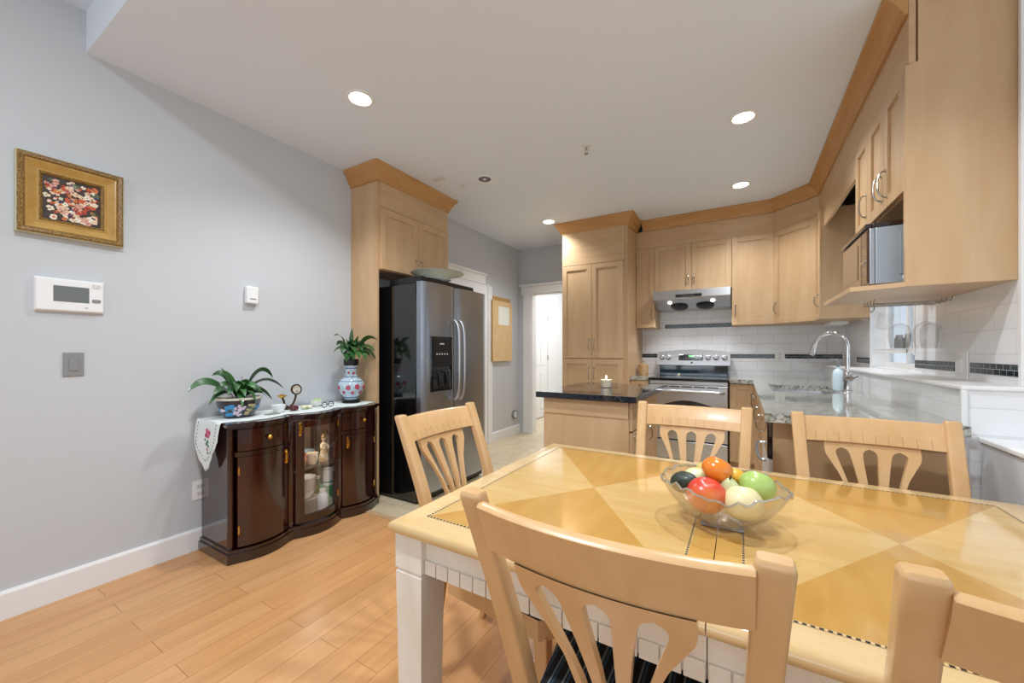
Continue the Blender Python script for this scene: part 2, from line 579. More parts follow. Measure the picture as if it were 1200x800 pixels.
# tiled ledge in front of the right wall and the low wall that follows it
b = MB()
b.box(.725, XR, 2.13, YB, 0, 1.066)
struct(b.build('wall_ledge', 'bstile_y'))
struct(MB().box(.712, XR, 2.122, YB, 1.066, 1.082, .004).build('trim_2', 'trim'))
struct(MB().box(.712, .728, 2.118, 2.134, 0.6, 1.066, .002).build('trim_3', 'trim'))
struct(MB().box(XR - .006, XR + .13, 2.205, 2.222, 1.082, ZC).build('trim_4', 'trim'))
b = MB(); b.box(.765, .90, -3.6, 2.125, 0, .875)
struct(b.build('wall_low', 'wall'))
struct(MB().box(.757, .93, -3.6, 2.125, .875, .893, .004).build('trim_5', 'trim'))
struct(MB().box(XR + .125, 3.2, 2.224, 2.34, 0, ZC).build('wall_side', 'wall'))

# baseboards and casings
bp = [(0, 0), (.016, 0), (.016, .115), (.010, .126), (0, .128)]
struct(MB().sweep(bp, [(XW, -3.6), (XW, 3.3)]).build('baseboard_left', 'trim'))
struct(MB().sweep(bp, [(XW, 4.33), (XW, YB)]).build('baseboard_far', 'trim'))
b = MB(); b.box(-2.80, -2.67, YB - .022, YB, 0, 2.06, .004); b.box(-2.83, -1.80, YB - .026, YB, 2.06, 2.17, .004)
b.box(-2.86, -1.80, YB - .04, YB, 2.17, 2.205, .006)
b.box(-2.67, -2.655, YB, YB + .12, 0, 2.06); b.box(-1.865, -1.85, YB, YB + .12, 0, 2.06); b.box(-2.655, -1.865, YB, YB + .12, 2.045, 2.06)
struct(b.build('trim_6', 'trim'))
# door in the left wall beyond the refrigerator
b = MB()
b.box(XW, XW + .022, 3.40, 3.50, 0, 2.08, .004); b.box(XW, XW + .022, 4.22, 4.32, 0, 2.08, .004)
b.box(XW, XW + .026, 3.36, 4.16, 2.08, 2.19, .004)
b.box(XW, XW + .04, 3.33, 4.19, 2.19, 2.22, .006)
struct(b.build('trim_7', 'trim'))
b = MB(); b.box(XW, XW + .012, 3.5, 4.22, 0.005, 2.08)
for (y0, y1, z0, z1) in ((3.58, 3.82, .2, .9), (3.9, 4.14, .2, .9), (3.58, 3.82, 1.05, 1.95), (3.9, 4.14, 1.05, 1.95)):
    b.box(XW + .010, XW + .018, y0, y1, z0, z1, .006)
struct(b.build('door_1', 'trim'))

# back hall beyond the doorway
struct(MB().box(-3.32, -3.2, YB + .12, 8.1, 0, ZC).build('wall_hall_left', 'trim'))
struct(MB().box(-3.2, -.6, 7.6, 7.7, 0, ZC).build('wall_hall_back', 'trim'))
struct(MB().box(-1.75, -1.65, YB + .12, 7.6, 0, ZC).build('wall_hall_right', 'trim'))
b = MB(); X0 = -3.2
b.box(X0, X0 + .035, 5.98, 6.68, 0.01, 2.04, .003)
for (y0, y1, z0, z1) in ((6.06, 6.29, .16, .82), (6.37, 6.60, .16, .82), (6.06, 6.29, .96, 1.62), (6.37, 6.60, .96, 1.62), (6.06, 6.29, 1.72, 1.95), (6.37, 6.60, 1.72, 1.95)):
    b.box(X0 + .03, X0 + .043, y0, y1, z0, z1, .008)
d2 = struct(b.build('door_2', 'trim'))
b = MB()
for z in (.25, 1.05, 1.8):
    b.box(X0 + .030, X0 + .046, 6.672, 6.69, z, z + .09)
b.box(X0 + .001, X0 + .034, 6.682, 6.690, .01, 2.04)
b.build('door_hinge', 'greyplate', d2)
struct(MB().box(X0, X0 + .02, 6.70, 6.80, 0, 2.05, .003).box(X0, X0 + .02, 5.88, 5.97, 0, 2.05, .003).box(X0, X0 + .02, 5.88, 6.80, 2.05, 2.15, .003).build('trim_8', 'trim'))

# window in the recess behind the stemware
b = MB()
for (y0, y1, z0, z1) in ((3.256, 3.31, 1.085, 1.95), (4.11, 4.17, 1.085, 1.95), (3.31, 4.11, 1.085, 1.13), (3.31, 4.11, 1.9, 1.95), (3.31, 4.11, 1.20, 1.23), (3.69, 3.72, 1.13, 1.9)):
    b.box(.985, 1.02, y0, y1, z0, z1, .003)
w = struct(b.build('window_1', 'trim'))
MB().box(.998, 1.004, 3.31, 4.11, 1.13, 1.9).build('pane', 'pane', w)
b = MB(); b.box(.915, .985, 3.258, 4.168, 1.0851, 1.089, .001)
b.build('sill', 'trim', w)
struct(MB().box(.893, .9, 4.165, 4.18, 1.082, 1.95, .002).box(.893, .9, 3.246, 3.26, 1.19, 1.95, .002).build('trim_9', 'trim'))

# mosaic bands
RH = .0237
zb0, zb1 = 48 * RH, 50 * RH
struct(MB().box(-1.08, .31, YB - .0105, YB - .0075, zb0, zb1).box(.40, .876, YB - .0105, YB - .0075, zb0, zb1).build('trim_10', 'mosaic'))
struct(MB().box(-.81, -.09, YB - .0105, YB - .0075, 63 * RH, 65 * RH).build('trim_11', 'mosaic'))
struct(MB().box(XR - .003, XR + .001, 4.18, 4.62, 47 * RH, 49 * RH).build('trim_12', 'mosaic_y'))
struct(MB().box(XR - .003, XR + .001, 2.225, 2.59, 47 * RH, 49 * RH).box(XR - .003, XR + .001, 2.74, 3.246, 47 * RH, 49 * RH).build('trim_13', 'mosaic_y'))


# ------------------------------------------------------------------ cabinet pieces
def door_mesh(w, h, fr=.055, th=.020, mat='maple'):
    """shaker door, lower left corner at the origin, front towards -y"""
    b = MB()
    b.box(0, fr, -th, 0, 0, h, .002); b.box(w - fr, w, -th, 0, 0, h, .002)
    b.box(fr, w - fr, -th, 0, 0, fr, .002); b.box(fr, w - fr, -th, 0, h - fr, h, .002)
    b.box(fr - .004, w - fr + .004, -th + .010, -.003, fr - .004, h - fr + .004)
    # sloped inner bead
    for (x0, x1, z0, z1) in ((fr, fr + .006, fr, h - fr), (w - fr - .006, w - fr, fr, h - fr), (fr, w - fr, fr, fr + .006), (fr, w - fr, h - fr - .006, h - fr)):
        b.box(x0, x1, -th + .005, -.004, z0, z1)
    return b


def arc_handle(b, x, z, L=.10, vertical=True, r=.0045, out=.030, y=-.020, mi=0):
    pts = []
    for k in range(13):
        a = PI * k / 12
        s = -math.cos(a) * L / 2; o = math.sin(a) ** .6 * out if 0 < k < 12 else 0
        pts.append((x, y - o, z + s) if vertical else (x + s, y - o, z))
    b.tube(pts, r, 8)
    for s in (-1, 1):
        if vertical:
            b.sphere(r * 1.7, (x, y, z + s * L / 2))
        else:
            b.sphere(r * 1.7, (x + s * L / 2, y, z))


def hang_door(parent, loc, rz, w, h, handle=None, hl=.10, fr=.055, name='door', flat=False):
    """handle = (x, z) centre or None"""
    g = .0015
    bb = door_mesh(w - 2 * g, h - 2 * g, fr) if not flat else MB().box(0, w - 2 * g, -.02, 0, 0, h - 2 * g, .002)
    d = bb.build(name, 'maple', parent, loc, (0, 0, rz))
    for v in d.data.vertices:
        v.co.x += g; v.co.z += g
    if handle:
        hb = MB(); arc_handle(hb, handle[0], handle[1], hl, vertical=(len(handle) < 3))
        hb.build('handle', 'nickel', d, smooth=True)
    return d


CROWN = [(0, 0), (.012, 0), (.014, .015), (.024, .026), (.036, .050), (.056, .080), (.070, .090), (.076, .098), (.076, .115), (0, .115)]


def crown_at(z0, z1):
    k = (z1 - z0) / .115
    return [(o, z0 + z * k) for (o, z) in CROWN]


DR = 0.0
# --- pantry
pan = thing('pantry_cabinet', 'tall maple pantry cabinet with four doors behind the island', 'cabinet', (-1.855, 4.33, 0))
PWD = .775
b = MB(); b.box(0, PWD, 0, YB - 4.33 - .001, .1, 2.62, .001); b.box(.03, PWD - .03, .05, .7, 0, .1)
b.build('carcass', 'maple', pan)
b = MB(); b.box(0.004, PWD - .03, -.012, 0, 2.43, 2.62, .001); b.box(0.004, PWD - .03, -.016, 0, 2.225, 2.428, .001); b.build('frieze', 'maple_h', pan)
MB().sweep(crown_at(2.605, ZC - .0005), [(0, .36), (0, 0), (PWD, 0), (PWD, .395)], side=1).build('crown', 'crown', pan)
hw = (PWD - .05) / 2
hang_door(pan, (0.005, 0, 1.135), 0, hw, 1.085, (hw - .03, .16), .13)
hang_door(pan, (0.005 + hw, 0, 1.135), 0, hw, 1.085, (.03, .16), .13)
hang_door(pan, (0.005, 0, .105), 0, hw, 1.02, (hw - .03, .86), .13)
hang_door(pan, (0.005 + hw, 0, .105), 0, hw, 1.02, (.03, .86), .13)

# --- back wall uppers (front plane y = 4.74, doors add 0.02)
YU = 4.74


def upper(name, label, x0, x1, z0, z1, doors):
    t = thing(name, label, 'cabinet', (x0, YU, z0))
    MB().box(.0005, x1 - x0 - .0005, 0, YB - YU - .009, 0, z1 - z0, .001).build('carcass', 'maple', t)
    for (a, c, hx, hz) in doors:
        hang_door(t, (a, 0, 0), 0, c - a, z1 - z0, (hx, hz), .10)
    return t


upper('wall_cabinet', 'narrow single-door maple wall cabinet between pantry and range hood', -1.079, -.87, 1.49, 2.42, [(0, .209, .209 - .035, .16)])
upper('wall_cabinet', 'short two-door maple wall cabinet above the range hood', -.87, -.09, 1.89, 2.42,
      [(0, .39, .39 - .03, .13), (.39, .78, .03, .13)])
upper('wall_cabinet', 'single-door maple wall cabinet right of the range hood', -.09, .285, 1.49, 2.42, [(0, .375, .035, .16)])
# corner cabinet: diagonal front from (.285,4.74) to (.59,4.41), right leg to y=4.17
cc = thing('corner_wall_cabinet', 'maple corner wall cabinet with diagonal door above the faucet', 'cabinet', (0, 0, 1.49))
b = MB(); b.prism([(.286, 4.74), (.59, 4.41), (.59, 4.172), (XR - .001, 4.172), (XR - .001, YB - .009), (.286, YB - .009)], 0, .93)
b.build('carcass', 'maple', cc)
dl = math.hypot(.305, .33); da = math.atan2(-.33, .305)
hang_door(cc, (.285, 4.74, 0), da, dl, .93, (.04, .16), .10)
hang_door(cc, (.59, 4.408, 0), -PI / 2, .236, .93, (.236 - .05, .16), .10, fr=.05)

# --- right-hand upper cabinet over the microwave
XF = .61
rc = thing('microwave_wall_cabinet', 'maple wall cabinet with three doors above open microwave shelf', 'cabinet', (0, 0, 0))
b = MB()
b.box(XF, XR - .001, 2.26, 3.07, 1.885, 2.41, .001); b.box(.622, XR - .001, 2.26, 3.07, 2.41, ZC - .001, .001)                     # upper box
b.prism([(XF - .02, 1.485), (XR - .001, 1.485), (XR - .001, ZC - .001), (.628, ZC - .001), (.628, 2.412), (XF - .02, 2.405)], -2.26, -2.236, mat=Matrix(((1, 0, 0, 0), (0, 0, -1, 0), (0, 1, 0, 0), (0, 0, 0, 1))))            # end panel
b.box(XF + .01, XR - .001, 3.05, 3.07, 1.485, 1.885)                       # far side
b.build('carcass', 'maple', rc)
# projecting shelf with clipped near corner
b = MB(); b.prism([(XR - .001, 2.2365), (.60, 2.2365), (.425, 2.31), (.425, 2.96), (XR - .001, 2.96)], 1.483, 1.503)
b.build('shelf', 'maple_h', rc)
for k, (y1, y0) in enumerate(((3.068, 2.80), (2.80, 2.53), (2.53, 2.262))):
    hang_door(rc, (XF, y1, 1.89), -PI / 2, y1 - y0, .515, [(.235, .12), (.235, .12), (.035, .12)][k], .12)

# frieze boards and the long crown
fz = tag(MB().sweep([(0, 2.4205), (.018, 2.4205), (.018, 2.62), (0, 2.62)],
                    [(-1.079, YU + .004), (.282, YU + .004), (.618, 4.43), (.618, 3.0715)], side=1).build('frieze_board', 'maple_h'),
         'plain maple frieze board above the back wall cabinets, below the crown', 'board')
fz2 = tag(MB().box(.6, .618, 3.0715, 4.171, 2.27, 2.4195, .001).build('valance_board', 'maple_h'),
          'maple valance board above the gap over the window recess', 'board')
fz3 = tag(MB().box(.60, .6215, 2.2365, 3.07, 2.4105, 2.7335, .001).build('frieze_board', 'maple_h'), 'maple frieze strip above the microwave cabinet doors', 'board')
tag(MB().sweep(crown_at(2.621, ZC - .0005), [(-1.003, YU - .014), (.278, YU - .014), (.599, 4.42), (.599, 2.237)], side=1).build('crown_moulding', 'crown'),
    'long brown crown moulding turning the corner above the cabinets', 'moulding')

# --- refrigerator surround
fc = thing('refrigerator_cabinet', 'maple cabinet and tall side panel around the refrigerator', 'cabinet', (0, 0, 0))
b = MB()
b.box(XW + .001, -2.555, 2.16, 2.182, 0, 2.62, .001)
b.build('side_panel', 'maple', fc)
b = MB(); b.box(XW + .001, -2.555, 2.182, 3.03, 1.885, 2.62, .001); b.build('carcass', 'maple', fc)
b = MB(); b.box(-2.555, -2.545, 2.19, 3.03, 2.40, 2.62, .001); b.build('frieze', 'maple_h', fc)
MB().sweep(crown_at(2.605, ZC - .0005), [(XW + .002, 2.16), (-2.55, 2.16), (-2.55, 3.03), (XW + .002, 3.03)], side=1).build('crown', 'crown', fc)
hang_door(fc, (-2.555, 2.19, 1.89), PI / 2, .42, .505, (.42 - .03, .10), .08)
hang_door(fc, (-2.555, 2.61, 1.89), PI / 2, .42, .505, (.03, .10), .08)

# --- refrigerator
fr = thing('refrigerator', 'stainless side-by-side refrigerator with black sides and water dispenser', 'refrigerator', (-2.84, 2.25, 0))
b = MB(); b.box(0, .63, 0, .885, .02, 1.755, .006); b.build('cabinet', 'black', fr)
b = MB(); b.box(.02, .62, .02, .86, 0, .02); b.box(.60, .65, .01, .875, .02, .075, .004); b.build('base_grille', 'blackmat', fr)
b = MB(); b.box(.30, .66, .03, .72, 1.7655, 1.812, .004); b.box(.30, .62, .03, .72, 1.7555, 1.7655); b.build('hinge_cover', 'blackmat', fr)


def fridge_door(y0, y1):
    # gently bowed steel front
    n = 12; sec = []
    for k in range(n + 1):
        t = k / n; y = y0 + (y1 - y0) * t
        e = min(t, 1 - t) * (y1 - y0)
        sec.append((.695 + .018 * math.sin(PI * t) - (.016 * (1 - min(e / .02, 1)) ** 2), y))
    poly = [(.636, y0)] + sec + [(.636, y1)]
    return MB().prism(poly, .085, 1.765)


ld = fridge_door(0.0, .405).build('freezer_door', 'fsteel', fr, smooth=True, angle=30)
rd = fridge_door(.409, .885).build('fridge_door', 'fsteel', fr, smooth=True, angle=30)
for d, y in ((ld, .372), (rd, .442)):
    hb = MB()
    hb.tube(spline([(.712, y, .80), (.745, y, .83), (.765, y, .92), (.768, y, 1.12), (.765, y, 1.36), (.745, y, 1.45), (.712, y, 1.48)], 6), .0125, 12)
    hb.build('handle', 'steel', d, smooth=True)
b = MB()
b.box(.704, .716, .08, .345, .885, 1.335, .006)
b.build('dispenser', 'black', ld)
dp = ld.children[-1]
b = MB(); b.box(.7165, .7175, .095, .33, 1.085, 1.315); b.build('control_panel', 'blackmat', dp)
for k in range(5):
    MB().box(.7176, .7184, .14 + .032 * k, .152 + .032 * k, 1.185, 1.197).build('indicator_light', 'offwhite', dp)
MB().box(.7176, .7184, .18, .235, 1.27, 1.279).build('name_mark', 'offwhite', dp)
b = MB(); b.box(.7165, .7195, .10, .325, .905, 1.06, .002); b.build('recess', 'darkglass', dp)
b = MB()
for y in (.16, .245):
    b.tube([(.722, y, 1.05), (.735, y + .01, .99), (.728, y + .025, .93)], [.012, .014, .018], 10)
b.build('paddle', 'blackmat', dp, smooth=True)

# ------------------------------------------------------------------ range hood and range
hood = thing('range_hood', 'stainless under-cabinet range hood with two small lamps', 'range hood', (-.865, 0, 0))
b = MB()
rot = Matrix(((0, 0, 1, 0), (1, 0, 0, 0), (0, 1, 0, 0), (0, 0, 0, 1)))   # prism xy -> yz, z -> x
b.prism([(4.60, 1.885), (4.58, 1.80), (4.585, 1.785), (4.70, 1.745), (4.80, 1.700), (5.065, 1.695), (5.065, 1.885)], 0.004, .766, mat=rot)
b.build('body', 'steel', hood)
b = MB(); b.prism([(4.582, 1.808), (4.584, 1.812), (4.589, 1.835), (4.578, 1.835), (4.574, 1.808)], .24, .50, mat=rot)
b.build('control_strip', 'black', hood)
b = MB()
for k in range(5):
    b.box(.31 + .025 * k, .32 + .025 * k, 4.572, 4.576, 1.815, 1.823)
b.build('button', 'greyplate', hood)
for k, x in enumerate((.17, .60)):
    mt = Matrix.Translation((x, 4.655, 1.7605)) @ Matrix.Rotation(R(-19), 4, 'X')
    MB().cyl(.022, -.006, .003, 20, mat=mt).build('lamp', 'hoodlamp', hood)
for x in (.26, .52):
    b = MB(); mt = Matrix.Translation((x, 4.75, 1.725)) @ Matrix.Rotation(R(-24), 4, 'X')
    b.lathe([(.0, -.016), (.05, -.014), (.10, 0), (.10, .006), (0, .006)], 20, mat=mt); b.build('fan_grille', 'blackmat', hood)
for x in (-.695, -.265):
    sp = bpy.data.lights.new('hood_spot', 'SPOT'); sp.energy = 9; sp.spot_size = R(110); sp.spot_blend = .6; sp.shadow_soft_size = .03
    so = bpy.data.objects.new('hood_spot', sp); so.location = (x, 4.65, 1.735); COL.objects.link(so)

rg = thing('range', 'stainless electric range with black glass cooktop under the hood', 'range', (-.872, 4.42, 0))
b = MB(); b.box(0, .76, .03, .60, .06, .905, .003); b.build('body', 'blackmat', rg)
b = MB(); b.box(.03, .73, .06, .58, 0, .06); b.build('base', 'blackmat', rg)
b = MB(); b.box(-.004, .764, -.01, .60, .905, .93, .006); b.build('cooktop', 'black', rg)
ct = rg.children[-1]
for (x, y, r) in ((.2, .16, .10), (.56, .16, .08), (.2, .42, .08), (.56, .42, .10)):
    b = MB(); b.lathe([(r, .9302), (r, .9306), (r - .004, .9306), (r - .004, .9302)], 32, (x, y, 0), closed=True); b.build('burner', 'greyplate', ct)
# oven door
b = MB(); b.box(.006, .754, 0, .03, .285, .86, .006); b.box(.006, .754, 0.004, .03, .864, .902, .003)
od = b.build('oven_door', 'steel', rg)
b = MB()
poly = [(.12, .42), (.64, .42), (.64, .64)] + [(.64 - .52 * k / 16, .64 + .06 * math.sin(PI * k / 16)) for k in range(1, 16)] + [(.12, .64)]
b.prism([(p[0], p[1]) for p in poly], 0, .004, mat=Matrix(((1, 0, 0, 0), (0, 0, -1, 0), (0, 1, 0, 0), (0, 0, 0, 1))))
b.build('oven_window', 'darkglass', od)
hb = MB(); hb.tube(spline([(.05, .0, .79), (.06, -.045, .795), (.16, -.055, .80), (.38, -.06, .80), (.60, -.055, .80), (.70, -.045, .795), (.71, .0, .79)], 6), .014, 12)
hb.build('handle', 'steel', od, smooth=True)
b = MB()
for k in range(5):
    b.box(.09 + .12 * k, .19 + .12 * k, -.002, .006, .838, .848)
b.build('vent', 'blackmat', od)
b = MB(); b.box(.006, .754, 0, .03, .075, .272, .006); b.build('storage_drawer', 'steel', rg)
# backguard
b = MB(); b.box(.02, .74, .53, .60, .93, 1.085, .004); b.build('backguard', 'blueglass', rg)
b = MB()
arc = [(0.0, 1.055), (.76, 1.055), (.765, 1.07), (.765, 1.195), (.755, 1.21)] + [(.74 - .72 * k / 20, 1.21 + .028 * math.sin(PI * k / 20)) for k in range(1, 20)] + [(.005, 1.21), (-.005, 1.195), (-.005, 1.07)]
tilt = Matrix.Translation((0, .50, 1.055)) @ Matrix.Rotation(R(-10), 4, 'X') @ Matrix.Translation((0, 0, -1.055)) @ Matrix(((1, 0, 0, 0), (0, 0, 1, 0), (0, 1, 0, 0), (0, 0, 0, 1)))
b.prism(arc, 0, .075, mat=tilt)
cp = b.build('control_panel', 'steel', rg)
b = MB()
tl = Matrix.Translation((0, .50, 1.055)) @ Matrix.Rotation(R(-10), 4, 'X')
t = MB(); t.box(.235, .49, -.004, .002, .055, .125, .006)
for v in t.bm.verts:
    v.co = tl @ v.co
t.build('display_panel', 'black', cp)
t = MB()
SEG = {'8': ((0, 0), (0, 1), (1, 0), (1, 1), (2, 0), (2, 1), (2, 2))}
for x in (.345, .358, .374, .387):
    for (z0, z1, xa, xb) in ((.096, .0975, 0, .008), (.1035, .105, 0, .008), (.1115, .113, 0, .008), (.096, .113, 0, .0016), (.096, .113, .0064, .008)):
        t.box(x + xa, x + xb, -.0052, -.0042, z0, z1)
for v in t.bm.verts:
    v.co = tl @ v.co
t.build('digits', 'led', cp)
t = MB()
for k in range(8):
    for z in (.066, .08):
        t.box(.25 + .029 * k, .262 + .029 * k, -.005, -.0042, z, z + .004)
for v in t.bm.verts:
    v.co = tl @ v.co
t.build('button', 'greyplate', cp)
for x in (.05, .12, .545, .625, .71):
    t = MB()
    t.lathe([(0, 0), (.030, 0), (.030, .004), (.022, .008), (.021, .024), (.018, .027), (0, .027)], 24)
    t.box(-.004, .004, -.021, .021, .025, .034, .002)
    mt = tl @ Matrix.Translation((x, -.001, .088)) @ Matrix.Rotation(R(90), 4, 'X')
    for v in t.bm.verts:
        v.co = mt @ v.co
    t.build('knob', 'steel', cp, smooth=True)
t = MB(); t.sphere(.012, (.376, -.001, .028), (1, .2, .8))
for v in t.bm.verts:
    v.co = tl @ v.co
t.build('emblem', 'blackmat', cp)

# ------------------------------------------------------------------ base cabinets and worktops
ZT = .935
lb = thing('base_cabinet', 'small maple base cabinet between pantry and range', 'cabinet', (-1.079, 4.47, 0))
b = MB(); b.box(0, .20, 0, .60, .1, .895); b.box(0, .20, .05, .6, 0, .1); b.build('carcass', 'maple', lb)
hang_door(lb, (0, 0, .105), 0, .20, .60, (.16, .52), .10)
dr = hang_door(lb, (0, 0, .71), 0, .20, .18, (.10, .09, 'h'), .09, flat=True, name='drawer')
tag(MB().box(-1.079, -.879, 4.43, YB - .0085, .895, ZT, .004).build('worktop', 'granite'), 'short granite worktop between pantry and range under the canister', 'worktop')

rb = thing('base_cabinet', 'maple base cabinet right of the range with a single door', 'cabinet', (-.105, 4.50, 0))
b = MB(); b.box(0, .225, 0, .56, .1, .895); b.box(0, .225, .05, .56, 0, .1); b.build('carcass', 'maple', rb)
hang_door(rb, (0, 0, .105), 0, .225, .785, (.185, .64), .10)
sb = thing('sink_base_cabinet', 'maple sink base cabinet run below the granite worktop', 'cabinet', (.125, 0, 0))
b = MB(); b.box(0, .59, 2.16, 2.182, 0, .8945, .001)
b.build('end_panel', 'maple', sb)
b = MB(); b.box(0.002, .58, 2.80, 5.05, .1, .70); b.box(0.002, .02, 2.80, 4.50, .70, .8945); b.box(.06, .58, 2.80, 5.05, 0, .1); b.build('carcass', 'maple', sb)
for (y1, w_, hx) in ((4.48, .42, .36), (4.06, .42, .06), (3.64, .42, .36), (3.22, .40, .34)):
    hang_door(sb, (0, y1, .105), -PI / 2, w_, .785, (hx, .66), .10)
dw = thing('dishwasher', 'white dishwasher with dark control strip at the worktop end', 'dishwasher', (.128, 2.19, 0))
MB().box(0, .56, 0, .60, .1, .89).box(.05, .55, 0, .6, 0, .1).build('body', 'offwhite', dw)
MB().box(-.02, 0, .004, .596, .14, .70, .004).build('door', 'white', dw)
MB().box(-.024, 0, .004, .596, .705, .885, .006).build('control_strip', 'black', dw)
b = MB(); b.tube(spline([(-.022, .08, .68), (-.05, .1, .68), (-.055, .3, .68), (-.05, .5, .68), (-.022, .52, .68)], 5), .008, 8); b.build('handle', 'steel', dw, smooth=True)

# granite worktop with a sink cut-out
SX0, SX1, SY0, SY1 = .19, .585, 3.25, 3.93


def worktop_sink():
    b = MB()
    z0, z1 = .895, ZT
    b.box(.09, SX0, 2.08, 4.45, z0, z1); b.box(SX1, .724, 2.08, 4.45, z0, z1)
    b.box(SX0, SX1, 2.08, SY0, z0, z1); b.box(SX0, SX1, SY1, 4.45, z0, z1)
    b.box(-.104, .724, 4.45, YB - .0085, z0, z1)
    bmesh.ops.remove_doubles(b.bm, verts=b.bm.verts, dist=1e-5)
    return b


tag(worktop_sink().build('worktop', 'granite'), 'L-shaped pale granite worktop with the sink and faucet', 'worktop')
sk = thing('sink', 'stainless undermount sink set into the granite worktop', 'sink', (0, 0, 0))
b = MB()
g = .0; zt, zb = .8948, .74


def ring(inset, z, rad, n=6):
    x0, x1, y0, y1 = SX0 - g + inset, SX1 + g - inset, SY0 - g + inset, SY1 + g - inset
    pts = []
    for (cx, cy, a0) in ((x1 - rad, y1 - rad, 0), (x0 + rad, y1 - rad, 90), (x0 + rad, y0 + rad, 180), (x1 - rad, y0 + rad, 270)):
        for k in range(n + 1):
            a = R(a0 + 90 * k / n); pts.append((cx + rad * math.cos(a), cy + rad * math.sin(a), z))
    return pts


b.loft([ring(-.02, zt - .004, .05), ring(-.02, zt, .05), ring(0.004, zt, .05), ring(.012, zb + .03, .05), ring(.035, zb, .05)], cap=False)
f = ring(.035, zb, .05); b.face(f)
b.build('basin', 'steel', sk, smooth=True)
b = MB(); b.lathe([(.0, zb + .002), (.03, zb + .002), (.042, zb + .004), (.045, zb + .0005)], 24, (.39, 3.6, 0)); b.build('drain', 'chrome', sk, smooth=True)

# faucet
fa = thing('faucet', 'tall chrome gooseneck faucet beside the sink', 'faucet', (.632, 3.5, ZT))
b = MB(); b.lathe([(0, 0), (.030, 0), (.030, .006), (.024, .012), (.022, .06), (.026, .075), (.026, .12), (.019, .135), (0, .135)], 24)
b.build('base', 'chrome', fa, smooth=True)
b = MB()
gx, gy = -.86, .5
pts = [(0, 0, .13), (0, 0, .26)]
for k in range(0, 15):
    a = PI * k / 14 * .93
    pts.append((gx * .098 * (1 - math.cos(a)), gy * .098 * (1 - math.cos(a)), .31 + .098 * math.sin(a)))
b.tube(pts, .0125, 14); b.build('spout', 'chrome', fa, smooth=True)
e = Vector(pts[-1]); d = (Vector(pts[-1]) - Vector(pts[-2])).normalized()
b = MB(); b.tube([e - d * .01, e + d * .02, e + d * .075, e + d * .085], [.0145, .0155, .021, .019], 14); b.build('spray_head', 'chrome', fa, smooth=True)
b = MB(); b.tube([(.0, -.02, .09), (.01, -.05, .092), (.02, -.09, .10)], [.017, .016, .008], 12); b.tube([(.02, -.085, .098), (.035, -.13, .115)], [.006, .005], 8)
b.build('lever', 'chrome', fa, smooth=True)

so = thing('soap_bottle', 'pale blue soap pump bottle beside the faucet', 'bottle', (.60, 3.615, ZT))
b = MB(); b.lathe([(0, 0), (.030, 0), (.032, .01), (.032, .115), (.026, .14), (.013, .152), (.013, .165), (0, .165)], 24); b.build('bottle', 'soapblue', so, smooth=True)
b = MB(); b.cyl(.011, .165, .185, 12); b.cyl(.005, .185, .215, 8); b.tube([(0, 0, .215), (-.035, .015, .216), (-.045, .02, .208)], .006, 8); b.build('pump', 'greyplate', so, smooth=True)

# ------------------------------------------------------------------ island
isl = thing('kitchen_island', 'maple island cabinet with drawers under dark blue granite', 'island', (-1.19, 2.45, 0))
b = MB(); b.box(0, .585, 0, .86, .0, .8945, .001); b.build('carcass', 'maple', isl)
b = MB(); b.box(0.002, .583, -.006, 0, .79, .8945, .001); b.build('apron_board', 'maple_h', isl)
z = .71
for (y0, y1) in ((0.01, .42), (.43, .84)):
    hang_door(isl, (.585, y0, .71), PI / 2, y1 - y0, .18, ((y1 - y0) / 2, .08, 'h'), .10, flat=True, name='drawer')
    hang_door(isl, (.585, y0, .10), PI / 2, y1 - y0, .60, (.05, .52), .10)
tag(MB().box(-1.232, -.55, 2.405, 3.385, .895, ZT, .005).build('worktop', 'bluegran'), 'dark blue granite island worktop with a lit candle on it', 'worktop')

cd = thing('candle', 'lit cream candle in a small glass cup on the island', 'candle', (-.90, 2.95, ZT))
b = MB(); b.lathe([(0, 0), (.040, 0), (.046, .07), (.0445, .07), (.038, .004), (0, .004)], 24); b.build('glass_cup', 'glass', cd, smooth=True)
b = MB(); b.cyl(.0375, .0045, .060, 24, r2=.0428); b.build('wax', 'wax', cd, smooth=True)
b = MB(); b.lathe([(0, .062), (.005, .067), (.007, .073), (.004, .083), (0, .094)], 12); b.build('flame', 'flame', cd, smooth=True)
b = MB(); b.cyl(.001, .060, .067, 6); b.build('wick', 'blackmat', cd)

cl_ = bpy.data.lights.new('candle_glow', 'POINT'); cl_.energy = .35; cl_.color = (1, .8, .5); cl_.shadow_soft_size = .01
clo = bpy.data.objects.new('candle_glow', cl_); clo.location = (-.90, 2.95, ZT + .098); COL.objects.link(clo)
cn = thing('canister', 'tan lidded canister on the worktop left of the range', 'canister', (-1.0, 4.74, ZT))
b = MB(); b.lathe([(0, 0), (.056, 0), (.058, .01), (.058, .105), (.055, .11), (0, .11)], 28); b.build('body', 'tin', cn, smooth=True)
b = MB(); b.lathe([(0, .11), (.057, .11), (.055, .125), (.03, .135), (0, .137)], 28)
b.tube([(-.022, 0, .133), (-.018, 0, .155), (0, 0, .163), (.018, 0, .155), (.022, 0, .133)], .004, 8); b.sphere(.007, (0, 0, .167)); b.build('lid', 'tin', cn, smooth=True)

